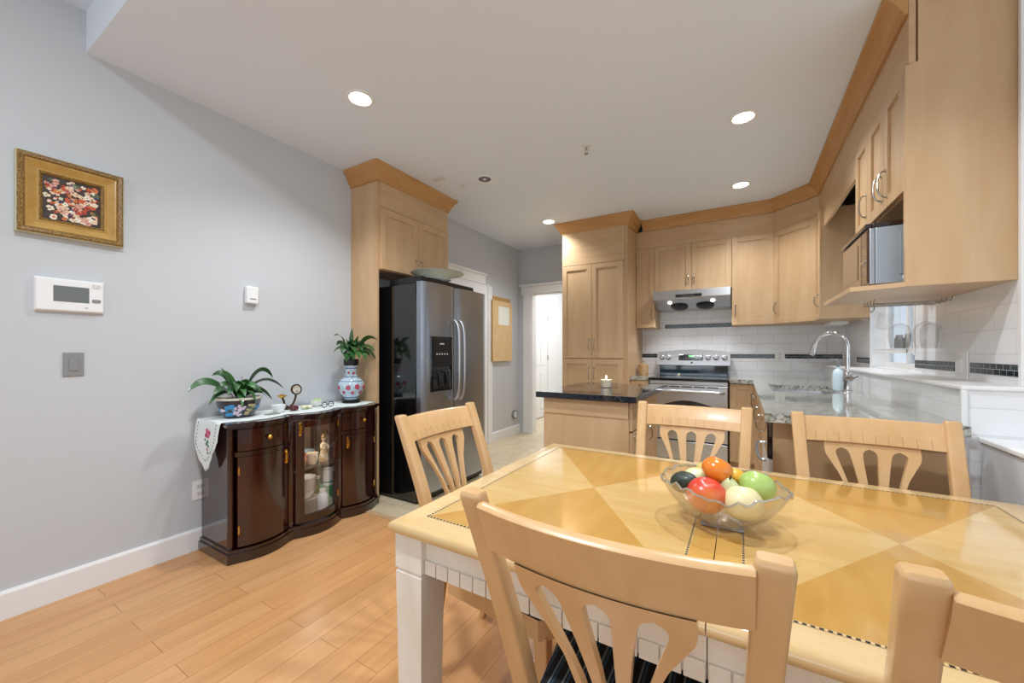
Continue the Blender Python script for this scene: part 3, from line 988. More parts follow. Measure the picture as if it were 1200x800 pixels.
# ------------------------------------------------------------------ microwave, stemware, under-shelf things
mw = thing('microwave', 'brown-fronted silver microwave on the shelf under the right cabinets', 'microwave', (.50, 2.345, 1.5035))
b = MB(); b.box(.02, .37, 0, .49, .012, .268, .004); b.build('case', plain('microwave_case', 'a9b4be', 0.3, 0.4), mw)
b = MB(); b.box(0, .02, 0, .49, .012, .268, .003); b.build('front_frame', 'steel', mw)
b = MB(); b.box(-.008, 0, .105, .485, .02, .262, .003); b.build('door', plain('mirror_brown_glass', '5a3f2c', 0.05, 0.6, coat=.8), mw)
dm = mw.children[-1]
b = MB(); b.box(-.0095, -.0085, .16, .45, .06, .225); b.build('window', 'darkglass', dm)
b = MB(); b.box(-.008, 0, .005, .10, .02, .262, .003); b.build('control_panel', plain('brown_panel', '4a2f22', 0.15, coat=.5), mw)
cpm = mw.children[-1]
b = MB()
for k in range(4):
    b.box(-.0095, -.0082, .02, .085, .06 + .045 * k, .066 + .045 * k)
b.box(-.011, -.008, .01, .095, .118, .128)
b.build('button', 'steel', cpm)
b = MB(); b.box(.10, .24, -.003, 0, .05, .235, .002); b.build('vent_panel', plain('vent_panel_grey', '98a3ad', 0.35, .3), mw)
b = MB(); b.sphere(.012, (.12, -.004, .035), (1, .5, 1)); b.build('plug_button', 'white', mw, smooth=True)
b = MB()
for x in (.05, .33):
    for y in (.05, .44):
        b.cyl(.012, 0, .012, 10, (x, y, 0))
b.build('foot', 'blackmat', mw)
ty = thing('serving_tray', 'dark lacquer tray lying on top of the microwave', 'tray', (.50, 2.345, 1.7716))
b = MB(); b.box(.01, .36, .02, .48, 0, .008, .002); b.box(-.015, .01, .0, .50, .002, .02, .003); b.box(.01, .36, .0, .02, .002, .02, .003); b.box(.01, .36, .48, .50, .002, .02, .003)
b.build('base', plain('dark_lacquer', '2a1614', 0.2, coat=.6), ty)

rk = thing('stemware_rack', 'wire stemware rack fixed under the microwave shelf', 'rack', (0, 0, 1.483))
b = MB()
for x in (.50, .56, .68, .74, .86):
    pass
for y in (2.72, 2.78, 2.84, 2.90):
    b.tube([(.60, y, 0), (.595, y, -.020), (.62, y, -.022), (.88, y, -.022), (.885, y, 0)], .0025, 6)
b.build('wire', 'nickel', rk, smooth=True)
# each glass hangs by its foot (z=-.020 under the shelf)
gl0 = None
gspots = [(.80, 2.75, 'upside-down stemmed glass nearest the mosaic band under the microwave shelf'),
          (.735, 2.87, 'upside-down stemmed glass between the hanging mug and the nearest glass'),
          (.86, 2.88, 'upside-down stemmed glass hanging at the back of the rack by the wall')]
for (x, y, lab) in gspots:
    if gl0 is None:
        gl0 = thing('wine_glass', lab, 'glass', (x, y, 1.463), 0, 'stemmed glasses hanging under the microwave shelf')
        b = MB(); b.lathe([(0, -.001), (.038, 0), (.038, -.002), (.008, -.006), (.004, -.014), (.004, -.092), (.010, -.100)], 24); b.build('stem', 'stemglass', gl0, smooth=True)
        b = MB(); b.lathe([(0, -.098), (.012, -.100), (.036, -.115), (.046, -.145), (.045, -.19), (.037, -.235), (.0362, -.235), (.044, -.19), (.045, -.145), (.035, -.117), (.012, -.102), (0, -.100)], 24)
        b.build('bowl', 'stemglass', gl0, smooth=True)
    else:
        dup(gl0, lab, (x, y, 1.463), group='stemmed glasses hanging under the microwave shelf')
mg = thing('glass_mug', 'clear glass mug hanging by its handle under the shelf', 'mug', (.66, 3.0, 1.483))
b = MB(); b.tube([(0, 0, .0), (0, 0, -.03), (-.012, 0, -.045), (-.022, 0, -.035)], .003, 8); b.build('hook', 'nickel', mg, smooth=True)
b = MB(); b.tube(spline([(.035, 0, -.058), (.0, 0, -.046), (-.035, 0, -.06), (-.045, 0, -.10), (-.04, 0, -.125)], 5), .005, 8); b.build('handle', 'stemglass', mg, smooth=True)
b = MB()
mt = Matrix.Translation((.045, 0, -.10)) @ Matrix.Rotation(R(12), 4, 'Y')
b.lathe([(0, -.045), (.032, -.045), (.036, .0), (.034, .045), (.032, .045), (.033, 0), (.029, -.04), (0, -.041)], 24, mat=mt); b.build('bowl', 'stemglass', mg, smooth=True)
# shelf with jars in the recess
gs = tag(MB().box(.905, .985, 3.26, 4.15, 1.222, 1.228).build('glass_shelf', 'bowlglass'), 'narrow glass shelf across the window recess behind the stemware', 'shelf')
for k, (y, lab) in enumerate(((3.36, 'small clear jar on the window shelf, nearest the mosaic band'), (3.52, 'small clear jar on the window shelf, second from the mosaic band'), (3.70, 'small clear jar on the window shelf, farthest from the mosaic band'))):
    t = tag(MB().lathe([(0, 0), (.026, 0), (.028, .01), (.028, .07), (.02, .085), (.02, .10), (.018, .10), (.018, .085), (.026, .068), (.026, .004), (0, .004)], 18).build('jar', 'stemglass', None, (.945, y, 1.228), smooth=True), lab, 'jar', 'jars on the window shelf')
tag(MB().box(.70, .83, 4.55, 4.88, 1.462, 1.489, .004).build('cabinet_light', 'white'), 'slim white light bar under the corner wall cabinet', 'light')


def outlet(label, loc, rz, w=.072, h=.115, kind='outlet', cat='outlet', mat='white'):
    t = thing(kind, label, cat, loc, rz)
    MB().box(-w / 2, w / 2, -.006, -.0005, -h / 2, h / 2, .002).build('plate', mat, t)
    b = MB()
    if kind == 'wall_outlet':
        for s in (-1, 1):
            b.box(-.017, .017, -.0075, -.006, s * .022 - .014, s * .022 + .014, .0005)
        b.build('socket', 'offwhite', t)
        b = MB()
        for s in (-1, 1):
            b.box(-.008, -.006, -.008, -.0074, s * .022 - .004, s * .022 + .006); b.box(.006, .008, -.008, -.0074, s * .022 - .004, s * .022 + .006)
        b.build('slot', 'blackmat', t)
    else:
        b.box(-.016, .016, -.010, -.006, -.033, .033, .002); b.build('rocker', mat, t)
    return t


outlet('white outlet on the backsplash between the mosaic bands', (.355, YB - .0075, 1.165), 0, kind='wall_outlet')
outlet('white wide switch plate on the right tiled wall between mosaic pieces', (XR - .0005, 2.665, 1.142), -PI / 2, .12, .135, 'light_switch', 'switch')
outlet('white outlet low on the left wall beside the dark sideboard', (XW + .0005, 1.08, .36), PI / 2, kind='wall_outlet')
outlet('grey square light switch below the thermostat', (XW + .0005, .555, 1.147), PI / 2, .072, .118, 'light_switch', 'switch', 'greyplate')

# ------------------------------------------------------------------ things on the left wall
pt = thing('framed_painting', 'small floral painting in a wide gilt frame', 'painting', (XW, .37, 1.765), PI / 2)
PW_, PH_ = .36, .375


def frame_ring(b, prof, mi=0):
    """prof: (inset, depth out of wall) list swept round the rectangle"""
    t = bmesh.new(); rings = []
    for (i, d) in prof:
        rings.append([t.verts.new(p) for p in ((i, -d, i), (PW_ - i, -d, i), (PW_ - i, -d, PH_ - i), (i, -d, PH_ - i))])
    for a, c in zip(rings[:-1], rings[1:]):
        for k in range(4):
            t.faces.new((a[k], a[(k + 1) % 4], c[(k + 1) % 4], c[k]))
    bmesh.ops.recalc_face_normals(t, faces=t.faces)
    b.merge(t, mi)


b = MB()
frame_ring(b, [(0, .001), (0, .036), (.003, .040)], 2)
frame_ring(b, [(.003, .040), (.010, .046), (.022, .044), (.027, .036)], 1)
frame_ring(b, [(.027, .036), (.030, .038), (.034, .037), (.062, .022), (.066, .025), (.070, .025)], 0)
frame_ring(b, [(.070, .025), (.074, .027), (.082, .020), (.084, .012)], 1)
b.build('frame', ['gold', 'golddark', 'goldside'], pt)
b = MB(); b.box(.075, PW_ - .075, -.014, -.002, .075, PH_ - .075)
cv = b.build('canvas', spotted('dark_canvas', [(0.3, '20140e'), (0.55, '3a2417'), (0.75, '243026')], 25, .5, .2, 'noise', 'LINEAR'), pt)
random.seed(5)
pal = [plain('petal_%d' % k, h, .55) for k, h in enumerate(('e9dcc0', 'd9a08c', 'c8552a', 'e8c9a8', 'b03a28', '3b3558', '5c6a4c', 'd9793a', 'f0e6d4'))]
b = MB()
for k in range(150):
    mi = random.choice([0, 1, 1, 2, 3, 3, 4, 5, 6, 7, 8, 8])
    cx, cz = random.uniform(.095, PW_ - .095), random.uniform(.095, PH_ - .095)
    r0 = random.uniform(.006, .015)
    n = 5
    for q in range(n):
        a = 2 * PI * q / n + random.random()
        px, pz = cx + math.cos(a) * r0 * .6, cz + math.sin(a) * r0 * .6
        pts = [(px + math.cos(2 * PI * j / 8) * r0 * .5, -.0146 - .00001 * (k + q), pz + math.sin(2 * PI * j / 8) * r0 * .42) for j in range(8)]
        if all(.078 < p[0] < PW_ - .078 and .078 < p[2] < PH_ - .078 for p in pts):
            b.face(pts, mi)
b.build('painted_flowers', pal, cv)

th = thing('thermostat', 'white wall thermostat with grey screen below the painting', 'thermostat', (XW, .43, 1.41), PI / 2)
b = MB(); b.box(0, .228, -.026, -.0005, 0, .155, .006); b.box(-.002, .232, -.008, -.0005, -.004, .159, .003); b.build('case', 'white', th)
b = MB(); b.box(.055, .175, -.0275, -.0255, .045, .122, .001); b.build('screen', 'lcd', th)
b = MB(); b.box(.185, .215, -.0285, -.0255, .05, .066, .004, 0); b.build('button', 'greyplate', th)
b = MB(); b.box(.185, .215, -.0275, -.0255, .125, .140, .004); b.build('button', 'offwhite', th)
b = MB(); b.box(.16, .172, -.0268, -.0258, .018, .022); b.build('mark', 'greyplate', th)

sn = thing('motion_sensor', 'small white sensor box on wall above the sideboard', 'sensor', (XW, 1.33, 1.535), PI / 2)
b = MB(); b.box(0, .075, -.04, -.0005, 0, .115, .008); b.build('case', 'white', sn)
b = MB(); b.box(.02, .075 - .02, -.042, -.039, .028, .034); b.build('slot', 'greyplate', sn)
outlet('tiny white switch on the far left wall above the cork board', (XW + .0005, 4.245, 2.07), PI / 2, .03, .07, 'light_switch', 'switch')

bd = thing('notice_board', 'pale tan notice board with a white paper on the far left wall', 'board', (XW + .022, 4.30, 1.08), PI / 2)
b = MB(); b.box(0, .50, -.02, 0, 0, .82, .003); b.build('panel', 'cork', bd)
MB().box(.14, .42, -.0215, -.0202, .50, .75).build('paper', 'paper', bd)
b = MB(); b.box(-.012, .0, -.022, 0, 0.0, .82, .002); b.build('edge_strip', 'boardedge', bd)
bd2 = tag(MB().box(0, .46, -.02, -.0005, 0, .86, .003).build('backing_board', 'boardedge', None, (XW, 4.33, 1.10), (0, 0, PI / 2)), 'darker wooden board sticking out behind the notice board', 'board')

nl = thing('night_light', 'round black and white plug-in device low on far left wall', 'night light', (XW, 4.92, .29), PI / 2)
mt = Matrix.Rotation(R(90), 4, 'X')
b = MB(); b.lathe([(0, .0005), (.062, .0005), (.066, .02), (.06, .035), (.05, .038), (.045, .03), (0, .03)], 28, mat=mt); b.build('ring', 'greyplate', nl, smooth=True)
b = MB(); b.lathe([(0, .030), (.044, .030), (.040, .036), (0, .040)], 28, mat=mt); b.build('face', 'white', nl, smooth=True)
b = MB(); b.box(-.006, .006, -.043, -.038, -.014, .022, .002); b.build('button', 'blackmat', nl)

# things on the refrigerator
FT = 1.812
gp = thing('glass_platter', 'round frosted glass platter lying on top of the refrigerator', 'platter', (-2.28, 2.58, FT + .034))
b = MB(); b.lathe([(0, 0), (.10, 0), (.10, .004), (.14, .018), (.18, .030), (.222, .038), (.224, .042), (.18, .035), (.14, .023), (.098, .008), (0, .006)], 40); b.build('dish', glassy('platter_glass', 'eef2ea', .10, .08, .7, 'e6ebe0'), gp, smooth=True)
b = MB(); b.lathe([(.224, .039), (.228, .041), (.224, .045), (.220, .042)], 40, closed=True); b.build('rim', 'greyplate', gp, smooth=True)

tag(MB().lathe([(0, 0), (.09, 0), (.095, .003), (.15, .018), (.152, .021), (.14, .022), (.10, .0335), (0, .0335)], 36).build('plate', 'china', None, (-2.30, 2.55, FT), smooth=True), 'white plate under the glass platter on top of the refrigerator', 'plate')

# ------------------------------------------------------------------ ceiling things
rl0 = None
RL = [(-1.976, 1.546, 'lit round recessed ceiling light nearest the left wall'),
      (.009, 2.938, 'lit round recessed ceiling light nearest the right cabinets'),
      (-.007, 4.116, 'lit round recessed ceiling light in front of the corner cabinet'),
      (0.0, 1.56, None),      # out of frame above the table: its light only
      (-1.946, 4.135, 'lit round recessed ceiling light just left of the pantry')]
for (x, y, lab) in RL:
    if lab is None:
        pass
    elif rl0 is None:
        rl0 = thing('ceiling_light', lab, 'ceiling light', (x, y, ZC), 0, 'recessed kitchen ceiling lights')
        b = MB(); b.lathe([(.062, -.0005), (.083, -.0005), (.082, -.005), (.066, -.008), (.060, -.004)], 32, closed=True); b.build('trim_ring', 'white', rl0, smooth=True)
        b = MB(); b.lathe([(0, -.0035), (.061, -.0035), (.061, -.001), (0, -.001)], 32); b.build('lens', 'lamp', rl0)
    else:
        dup(rl0, lab, (x, y, ZC))
    sp = bpy.data.lights.new('downlight', 'SPOT'); sp.energy = 70; sp.color = (.93, .97, 1.0)
    sp.spot_size = R(135); sp.spot_blend = .8; sp.shadow_soft_size = .05
    so_ = bpy.data.objects.new('downlight', sp); so_.location = (x, y, ZC - .02); COL.objects.link(so_)
ul = thing('ceiling_light', 'unlit recessed ceiling light with grey reflector beside the refrigerator cabinet', 'ceiling light', (-1.95, 2.824, ZC), 0, 'recessed kitchen ceiling lights')
b = MB(); b.lathe([(.055, -.0005), (.083, -.0005), (.082, -.005), (.060, -.008), (.054, -.004)], 32, closed=True); b.build('trim_ring', 'white', ul, smooth=True)
b = MB(); b.lathe([(0, -.0012), (.0555, -.0012), (.0555, -.0055), (.0, -.0045)], 32); b.build('reflector', plain('grey_reflector', '5a5a5d', .35, .4), ul, smooth=True)
b = MB(); b.sphere(.018, (0, 0, -.005), (1, 1, .4)); b.build('bulb', 'offwhite', ul, smooth=True)
sk_ = thing('sprinkler', 'small metal fire sprinkler head hanging from the ceiling', 'sprinkler', (-.99, 2.755, ZC))
b = MB(); b.lathe([(0, -.0005), (.034, -.0005), (.030, -.008), (.012, -.012), (0, -.012)], 20); b.build('flange', 'offwhite', sk_, smooth=True)
b = MB(); b.cyl(.007, -.03, -.012, 10); b.tube([(-.008, 0, -.028), (-.012, 0, -.045), (0, 0, -.058)], .002, 6); b.tube([(.008, 0, -.028), (.012, 0, -.045), (0, 0, -.058)], .002, 6); b.cyl(.015, -.062, -.059, 12); b.build('head', 'nickel', sk_, smooth=True)
cs = tag(MB().box(-2.36, -2.25, 2.58, 2.65, ZC - .010, ZC - .0005, .003).build('ceiling_sensor', 'offwhite'), 'flat square white cover plate on ceiling beside the refrigerator cabinet', 'cover plate')
cs2 = tag(MB().cyl(.018, -.010, -.0005, 16).build('ceiling_disc', 'offwhite', None, (-2.2, 2.83, ZC)), 'tiny round white disc on ceiling near the refrigerator cabinet crown', 'disc')

# ------------------------------------------------------------------ dining table
TX0, TX1, TY0, TY1, TZ = -.831, .738, .738, 1.80, .75
TJ = -.053
tb = thing('dining_table', 'honey-coloured dining table with diamond veneer top and whitewashed legs', 'table', (0, 0, 0))
for (x0, x1, l_, r_) in ((TX0, TJ - .001, True, False), (TJ + .001, TX1, False, True)):
    b = MB()
    # rounded nosing swept on the outer sides
    n = 8
    prof = []
    for k in range(n + 1):
        a = -PI / 2 + PI * k / n
        prof.append((.017 * math.cos(a), .733 + .017 * math.sin(a)))
    prof = [(-.05, .716)] + prof + [(-.05, .75)]
    if l_:
        path = [(x1, TY0 + .017), (x0 + .017, TY0 + .017), (x0 + .017, TY1 - .017), (x1, TY1 - .017)]
        b.sweep(prof, path, side=-1)
        b.box(x0 + .067, x1, TY0 + .067, TY1 - .067, .716, .75)
    else:
        path = [(x0, TY0 + .017), (x1 - .017, TY0 + .017), (x1 - .017, TY1 - .017), (x0, TY1 - .017)]
        b.sweep(prof, path, side=1)
        b.box(x0, x1 - .067, TY0 + .067, TY1 - .067, .716, .75)
    b.build('tabletop', 'tabletop', tb, smooth=True, angle=40)
IX0, IX1, IY0, IY1 = -.757, .655, .812, 1.735
SXL, SXR = -.105, 0.0
zv = .7504
for (a0, a1) in ((IX0, SXL), (SXR, IX1)):
    b = MB(); cx, cy = (a0 + a1) / 2, (IY0 + IY1) / 2
    b.face([(a0, IY0, zv), (cx, cy, zv), (a0, IY1, zv)][::-1], 0)
    b.face([(a1, IY0, zv), (a1, IY1, zv), (cx, cy, zv)], 0)
    b.face([(a0, IY0, zv), (a1, IY0, zv), (cx, cy, zv)], 1)
    b.face([(a0, IY1, zv), (cx, cy, zv), (a1, IY1, zv)], 1)
    b.build('veneer_field', ['ven_a', 'ven_b'], tb)
b = MB(); b.face([(SXL, IY0, zv), (TJ - .001, IY0, zv), (TJ - .001, IY1, zv), (SXL, IY1, zv)]); b.face([(TJ + .001, IY0, zv), (SXR, IY0, zv), (SXR, IY1, zv), (TJ + .001, IY1, zv)])
b.build('veneer_strip', 'ven_c', tb)
zi = .7507; iw = .007
b = MB()


def dashes(x0, x1, y0, y1):
    b.face([(x0, y0, zi), (x1, y0, zi), (x1, y1, zi), (x0, y1, zi)], 0)
    along = (x1 - x0) > (y1 - y0)
    L = (x1 - x0) if along else (y1 - y0)
    n = int(L / .0115)
    for k in range(n):
        q0, q1 = L * k / n, L * (k + .55) / n
        if along:
            b.face([(x0 + q0, y0 + .0004, zi + .0002), (x0 + q1, y0 + .0004, zi + .0002), (x0 + q1, y1 - .001, zi + .0002), (x0 + q0, y1 - .001, zi + .0002)], 1)
        else:
            b.face([(x0 + .001, y0 + q0, zi + .0002), (x1 - .001, y0 + q0, zi + .0002), (x1 - .001, y0 + q1, zi + .0002), (x0 + .001, y0 + q1, zi + .0002)], 1)


dashes(IX0, IX1, IY0, IY0 + iw); dashes(IX0, IX1, IY1 - iw, IY1)
for xa in (IX0, IX1 - iw, SXL - iw, SXR):
    dashes(xa, xa + iw, IY0 + iw, IY1 - iw)
b.build('checker_inlay', ['tabletop', 'blackmat'], tb)
LW = .095
for (x, y) in ((TX0 + .012, TY0 + .018), (TX1 - .012 - LW, TY0 + .018), (TX0 + .012, TY1 - .018 - LW), (TX1 - .012 - LW, TY1 - .018 - LW)):
    b = MB(); cx, cy = x + LW / 2, y + LW / 2

    def sq(h, z):
        return [(cx - h, cy - h, z), (cx + h, cy - h, z), (cx + h, cy + h, z), (cx - h, cy + h, z)]
    h = LW / 2
    b.loft([sq(h - .012, 0), sq(h - .010, .004), sq(h - .001, .610), sq(h - .004, .614), sq(h - .004, .618), sq(h, .622), sq(h, .716)])
    b.build('leg', 'wash', tb)


def apron(x0, x1, y, inward, along='x'):
    b = MB()
    z0, z1 = .621, .716
    if along == 'x':
        b.box(x0, x1, y, y + .02 * inward, z0 + .005, z1) if inward > 0 else b.box(x0, x1, y - .02, y, z0 + .005, z1)
        n = max(2, int(round((x1 - x0) / .0385))); w = (x1 - x0) / n
        for k in range(n):
            ys = (y - .006, y) if inward > 0 else (y, y + .006)
            b.box(x0 + w * k + .0015, x0 + w * (k + 1) - .0015, ys[0], ys[1], z0, z0 + .037, .0015)
    else:
        b.box(y, y + .02, x0, x1, z0 + .005, z1) if inward > 0 else b.box(y - .02, y, x0, x1, z0 + .005, z1)
        n = max(2, int(round((x1 - x0) / .0385))); w = (x1 - x0) / n
        for k in range(n):
            xs = (y - .006, y) if inward > 0 else (y, y + .006)
            b.box(xs[0], xs[1], x0 + w * k + .0015, x0 + w * (k + 1) - .0015, z0, z0 + .037, .0015)
    return b.build('apron', 'wash', tb)


for (a, c) in ((TX0 + .012 + LW, TJ - .001), (TJ + .001, TX1 - .012 - LW)):
    apron(a, c, TY0 + .035, 1)
    apron(a, c, TY1 - .035, -1)
apron(TY0 + .018 + LW, TY1 - .018 - LW, TX0 + .03, 1, 'y')
apron(TY0 + .018 + LW, TY1 - .018 - LW, TX1 - .03, -1, 'y')


# ------------------------------------------------------------------ dining chairs
CW = .475       # outer width at the top
CH = .965


POSTY = spline([(0, -.222), (.2, -.158), (.42, -.122), (.507, -.138), (.705, -.203), (.85, -.260), (.97, -.308)], 5)


def post_y(z):
    """y of the back line at height z (front face)"""
    return interp(POSTY, z)


def bow(x):
    return -.034 * (1 - (x / (CW / 2 - .02)) ** 2)


def rrect(x0, x1, y0, y1, z, r, n=3):
    out_ = []
    for (cx, cy, a0) in ((x1 - r, y1 - r, 0), (x0 + r, y1 - r, 90), (x0 + r, y0 + r, 180), (x1 - r, y0 + r, 270)):
        for k in range(n + 1):
            a = R(a0 + 90 * k / n); out_.append((cx + r * math.cos(a), cy + r * math.sin(a), z))
    return out_


def make_chair(label):
    t = thing('dining_chair', label, 'chair')
    for s in (-1, 1):
        # sabre rear leg running up into the back post
        rings = []
        for k in range(23):
            z = (CH - .004) * k / 22
            cx = s * interp([(0, .195), (.45, .195), (CH, CW / 2 - .021)], z)
            hw = interp([(0, .014), (.3, .019), (.6, .021), (CH, .021)], z)
            y1 = post_y(z); dep = interp([(0, .026), (.4, .040), (.6, .040), (CH, .032)], z)
            rings.append(rrect(cx - hw, cx + hw, y1 - dep, y1, z, .007))
        c = rings[-1]; cxm = sum(p[0] for p in c) / len(c); cym = sum(p[1] for p in c) / len(c)
        rings.append([(cxm + (p[0] - cxm) * .96, cym + (p[1] - cym) * .95, CH + .001) for p in c])
        rings.append([(cxm + (p[0] - cxm) * .84, cym + (p[1] - cym) * .78, CH + .005) for p in c])
        b = MB(); b.loft(rings)
        b.build('rear_leg', 'blonde', t, smooth=True, angle=50)
        # tapered front leg
        b = MB(); rings = []
        for k in range(9):
            z = .37 * k / 8; h = interp([(0, .014), (.2, .018), (.37, .023)], z)
            cx, cy = s * (.216 + .004 * math.sin(PI * z / .37)), .274 + .012 * (1 - z / .37)
            rings.append(rrect(cx - h, cx + h, cy - h, cy + h, z, .005))
        b.loft(rings)
        b.build('front_leg', 'blonde', t, smooth=True, angle=45)
    # crest rail, bowed backwards
    z0, z1 = .868, CH - .008
    b = MB(); rings = []
    xe = CW / 2 - .040
    for k in range(21):
        x = -xe + 2 * xe * k / 20
        yb0, yb1 = post_y(z0) - .010 + bow(x), post_y(z1) - .008 + bow(x)
        th = .022
        rings.append([(x, yb0 - th, z0), (x, yb0, z0), (x, yb1 - .001, z1 - .006), (x, yb1 - .006, z1), (x, yb1 - th + .006, z1), (x, yb1 - th, z1 - .006)])
    b.loft(rings); cr = b.build('crest_rail', 'blonde', t, smooth=True, angle=50)
    # row of square grooved blocks on the inner face of the rail
    b = MB(); n = 11
    for k in range(n):
        xa = -xe + .002 + (2 * xe - .004) * k / n; xb = -xe + .002 + (2 * xe - .004) * (k + 1) / n - .0016
        rr = []
        for x in (xa, xb):
            ya = post_y(z0) - .010 + bow(x); yc = post_y(z0 + .034) - .0105 + bow(x)
            rr.append([(x, ya - .003, z0 + .001), (x, ya + .0022, z0 + .001), (x, yc + .0022, z0 + .034), (x, yc - .003, z0 + .034)])
        b.loft(rr)
    b.build('rail_block', 'blonde', cr)
    # fan splat with three slots
    rows = [.868 - .0025 * k for k in range(0, 20)]
    z = rows[-1]
    while z > .445:
        z -= .012; rows.append(z)
    out = [(.45, .050), (.55, .053), (.63, .060), (.70, .074), (.755, .094), (.795, .116), (.822, .131), (.835, .134), (.868, .134)]
    soff = [(.45, .026), (.55, .030), (.65, .038), (.75, .060), (.83, .080), (.87, .082)]
    shw = [(.52, .0060), (.60, .0085), (.70, .0130), (.78, .0185), (.81, .0205), (.845, .0205)]
    ztop, zbot = .846, .535
    yfun = lambda z: interp([(.43, -.142), (.47, -.150), (.55, -.168), (.7, -.219), (.868, -.286)], z)

    def cols(z):
        o = interp(out, z); c = interp(soff, z); h = interp(shw, z)
        rt = .0205
        if z > ztop - rt:
            q = (z - (ztop - rt)) / rt
            h = h * math.sqrt(max(0, 1 - q * q)) if q < 1 else 0
        if z < zbot + .012:
            q = (zbot + .012 - z) / .012
            h = h * math.sqrt(max(0, 1 - q * q)) if q < 1 else 0
        xs = []
        for (cx) in (-c, 0, c):
            xs += [cx - h, cx + h]
        return [-o] + xs + [o], h
    t2 = bmesh.new(); grid = []; NS = 3
    for z in rows:
        cs, h = cols(z); line = []
        for a, c in zip(cs[:-1], cs[1:]):
            for q in range(NS):
                line.append(a + (c - a) * q / NS)
        line.append(cs[-1])
        k = interp([(.45, .35), (.868, 1)], z)
        fr_ = [t2.verts.new((x, yfun(z) + bow(x) * k, z)) for x in line]
        bk = [t2.verts.new((x, yfun(z) + bow(x) * k - .016, z)) for x in line]
        grid.append((fr_, bk, h))
    nc = 7 * NS
    for (f0, b0, h0), (f1, b1, h1) in zip(grid[:-1], grid[1:]):
        hole_row = (h0 > 1e-5 or h1 > 1e-5)
        solid = []
        for c in range(nc):
            seg = c // NS
            solid.append(not (seg in (1, 3, 5) and hole_row))
        for c in range(nc):
            if solid[c]:
                t2.faces.new((f0[c], f0[c + 1], f1[c + 1], f1[c])); t2.faces.new((b0[c], b1[c], b1[c + 1], b0[c + 1]))
                if c == 0 or not solid[c - 1]:
                    t2.faces.new((f0[c], f1[c], b1[c], b0[c]))
                if c == nc - 1 or not solid[c + 1]:
                    t2.faces.new((f0[c + 1], b0[c + 1], b1[c + 1], f1[c + 1]))
    bmesh.ops.remove_doubles(t2, verts=t2.verts, dist=1e-6)
    bmesh.ops.dissolve_degenerate(t2, edges=t2.edges, dist=1e-6)
    bmesh.ops.recalc_face_normals(t2, faces=t2.faces)
    b = MB(); b.merge(t2); b.build('splat', 'blonde', t, smooth=True, angle=40)
    # seat frame and upholstered pad
    b = MB()
    trap = [(-.172, -.128), (.172, -.128), (.205, -.10), (.250, .275), (.215, .312), (.0, .324), (-.215, .312), (-.250, .275), (-.205, -.10)]
    b.prism(trap, .362, .430)
    b.build('seat_frame', 'blonde', t)
    b = MB(); sh = [(.0, .430), (.005, .438), (.006, .449), (.002, .461), (-.03, .472), (-.10, .477)]
    cx_, cy_ = 0, .105
    rings = []
    ol = []
    for k in range(len(trap)):
        p, q = trap[k], trap[(k + 1) % len(trap)]
        for j in range(6):
            ol.append((p[0] + (q[0] - p[0]) * j / 6, p[1] + (q[1] - p[1]) * j / 6))
    for (o, z) in sh:
        rings.append([(x * (1 + o / .22), cy_ + (y - cy_) * (1 + o / .22), z) for (x, y) in ol])
    b.loft(rings)
    b.build('seat_cushion', 'cushion', t, smooth=True, angle=60)
    b = MB(); b.tube([(x * 1.022, cy_ + (y - cy_) * 1.022, .4335) for (x, y) in ol + [ol[0]]], .004, 6); b.build('piping', 'navy', t.children[-1], smooth=True)
    return t


cg = 'dining chairs around the honey table'
chB = make_chair('dining chair in the foreground, its whole back turned to the viewer')
chB.location = (-.183, .865, 0); chB['group'] = cg
dup(chB, 'dining chair at the left end of the table, before the refrigerator', (-.787, 1.265, 0), R(-90), cg)
dup(chB, 'dining chair across the table, in front of the range', (-.197, 1.629, 0), R(180), cg)
dup(chB, 'dining chair across the table, in front of the sink worktop end', (.408, 1.602, 0), R(180), cg)
dup(chB, 'dining chair cut off at the lower right corner of the view', (.388, .918, 0), 0, cg)

# ------------------------------------------------------------------ fruit bowl
FBX, FBY = -.045, 1.185
fb = thing('fruit_bowl', 'clear glass bowl with wavy twisted rim full of fruit', 'bowl', (FBX, FBY, TZ + .0008))


def wav(r, z, a):
    k = max(0, (z - .06) / .05)
    return r * (1 + .035 * k * math.cos(4 * a)), z + .006 * k * math.cos(4 * a + 2.6) + .003 * k * math.cos(24 * a)


b = MB(); b.lathe([(.050, .012), (.075, .020), (.105, .042), (.130, .075), (.147, .108), (.149, .109), (.133, .074), (.107, .039), (.077, .016), (.05, .008), (0, .008)], 72, wav=wav)
b.build('bowl', 'bowlglass', fb, smooth=True, angle=80)
pts = []
for k in range(97):
    a = 2 * PI * k / 96; r_, z_ = wav(.148, .109, a)
    pts.append((r_ * math.cos(a), r_ * math.sin(a), z_ + .003 * math.sin(18 * a)))
b = MB(); b.tube(pts, .0028, 8, cap=False); b.build('rim', glassy('rim_glass', 'd8d4cc', .35, .03, .15, 'efe9dc', .5), fb, smooth=True)
b = MB(); b.box(-.05, .05, -.045, .045, 0, .010, .004); b.build('foot', glassy('foot_glass', 'dfe6ee', .25, .05, .6, 'c4cedb', .5), fb)
M['f_tomato'] = spotted('red_mango_skin', [(.3, 'c22a24'), (.5, 'd8442c'), (.68, 'e8883c'), (.8, 'f0a850')], 6, .3, .3, 'noise', 'LINEAR')
M['f_orange'] = spotted('persimmon_skin', [(.3, 'e8781a'), (.7, 'f08c28')], 8, .25, .4, 'noise', 'LINEAR')
M['f_avo'] = spotted('avocado_skin', [(.3, '17211a'), (.55, '2b382c'), (.75, '3c4a38')], 60, .45, .1, 'noise', 'LINEAR')
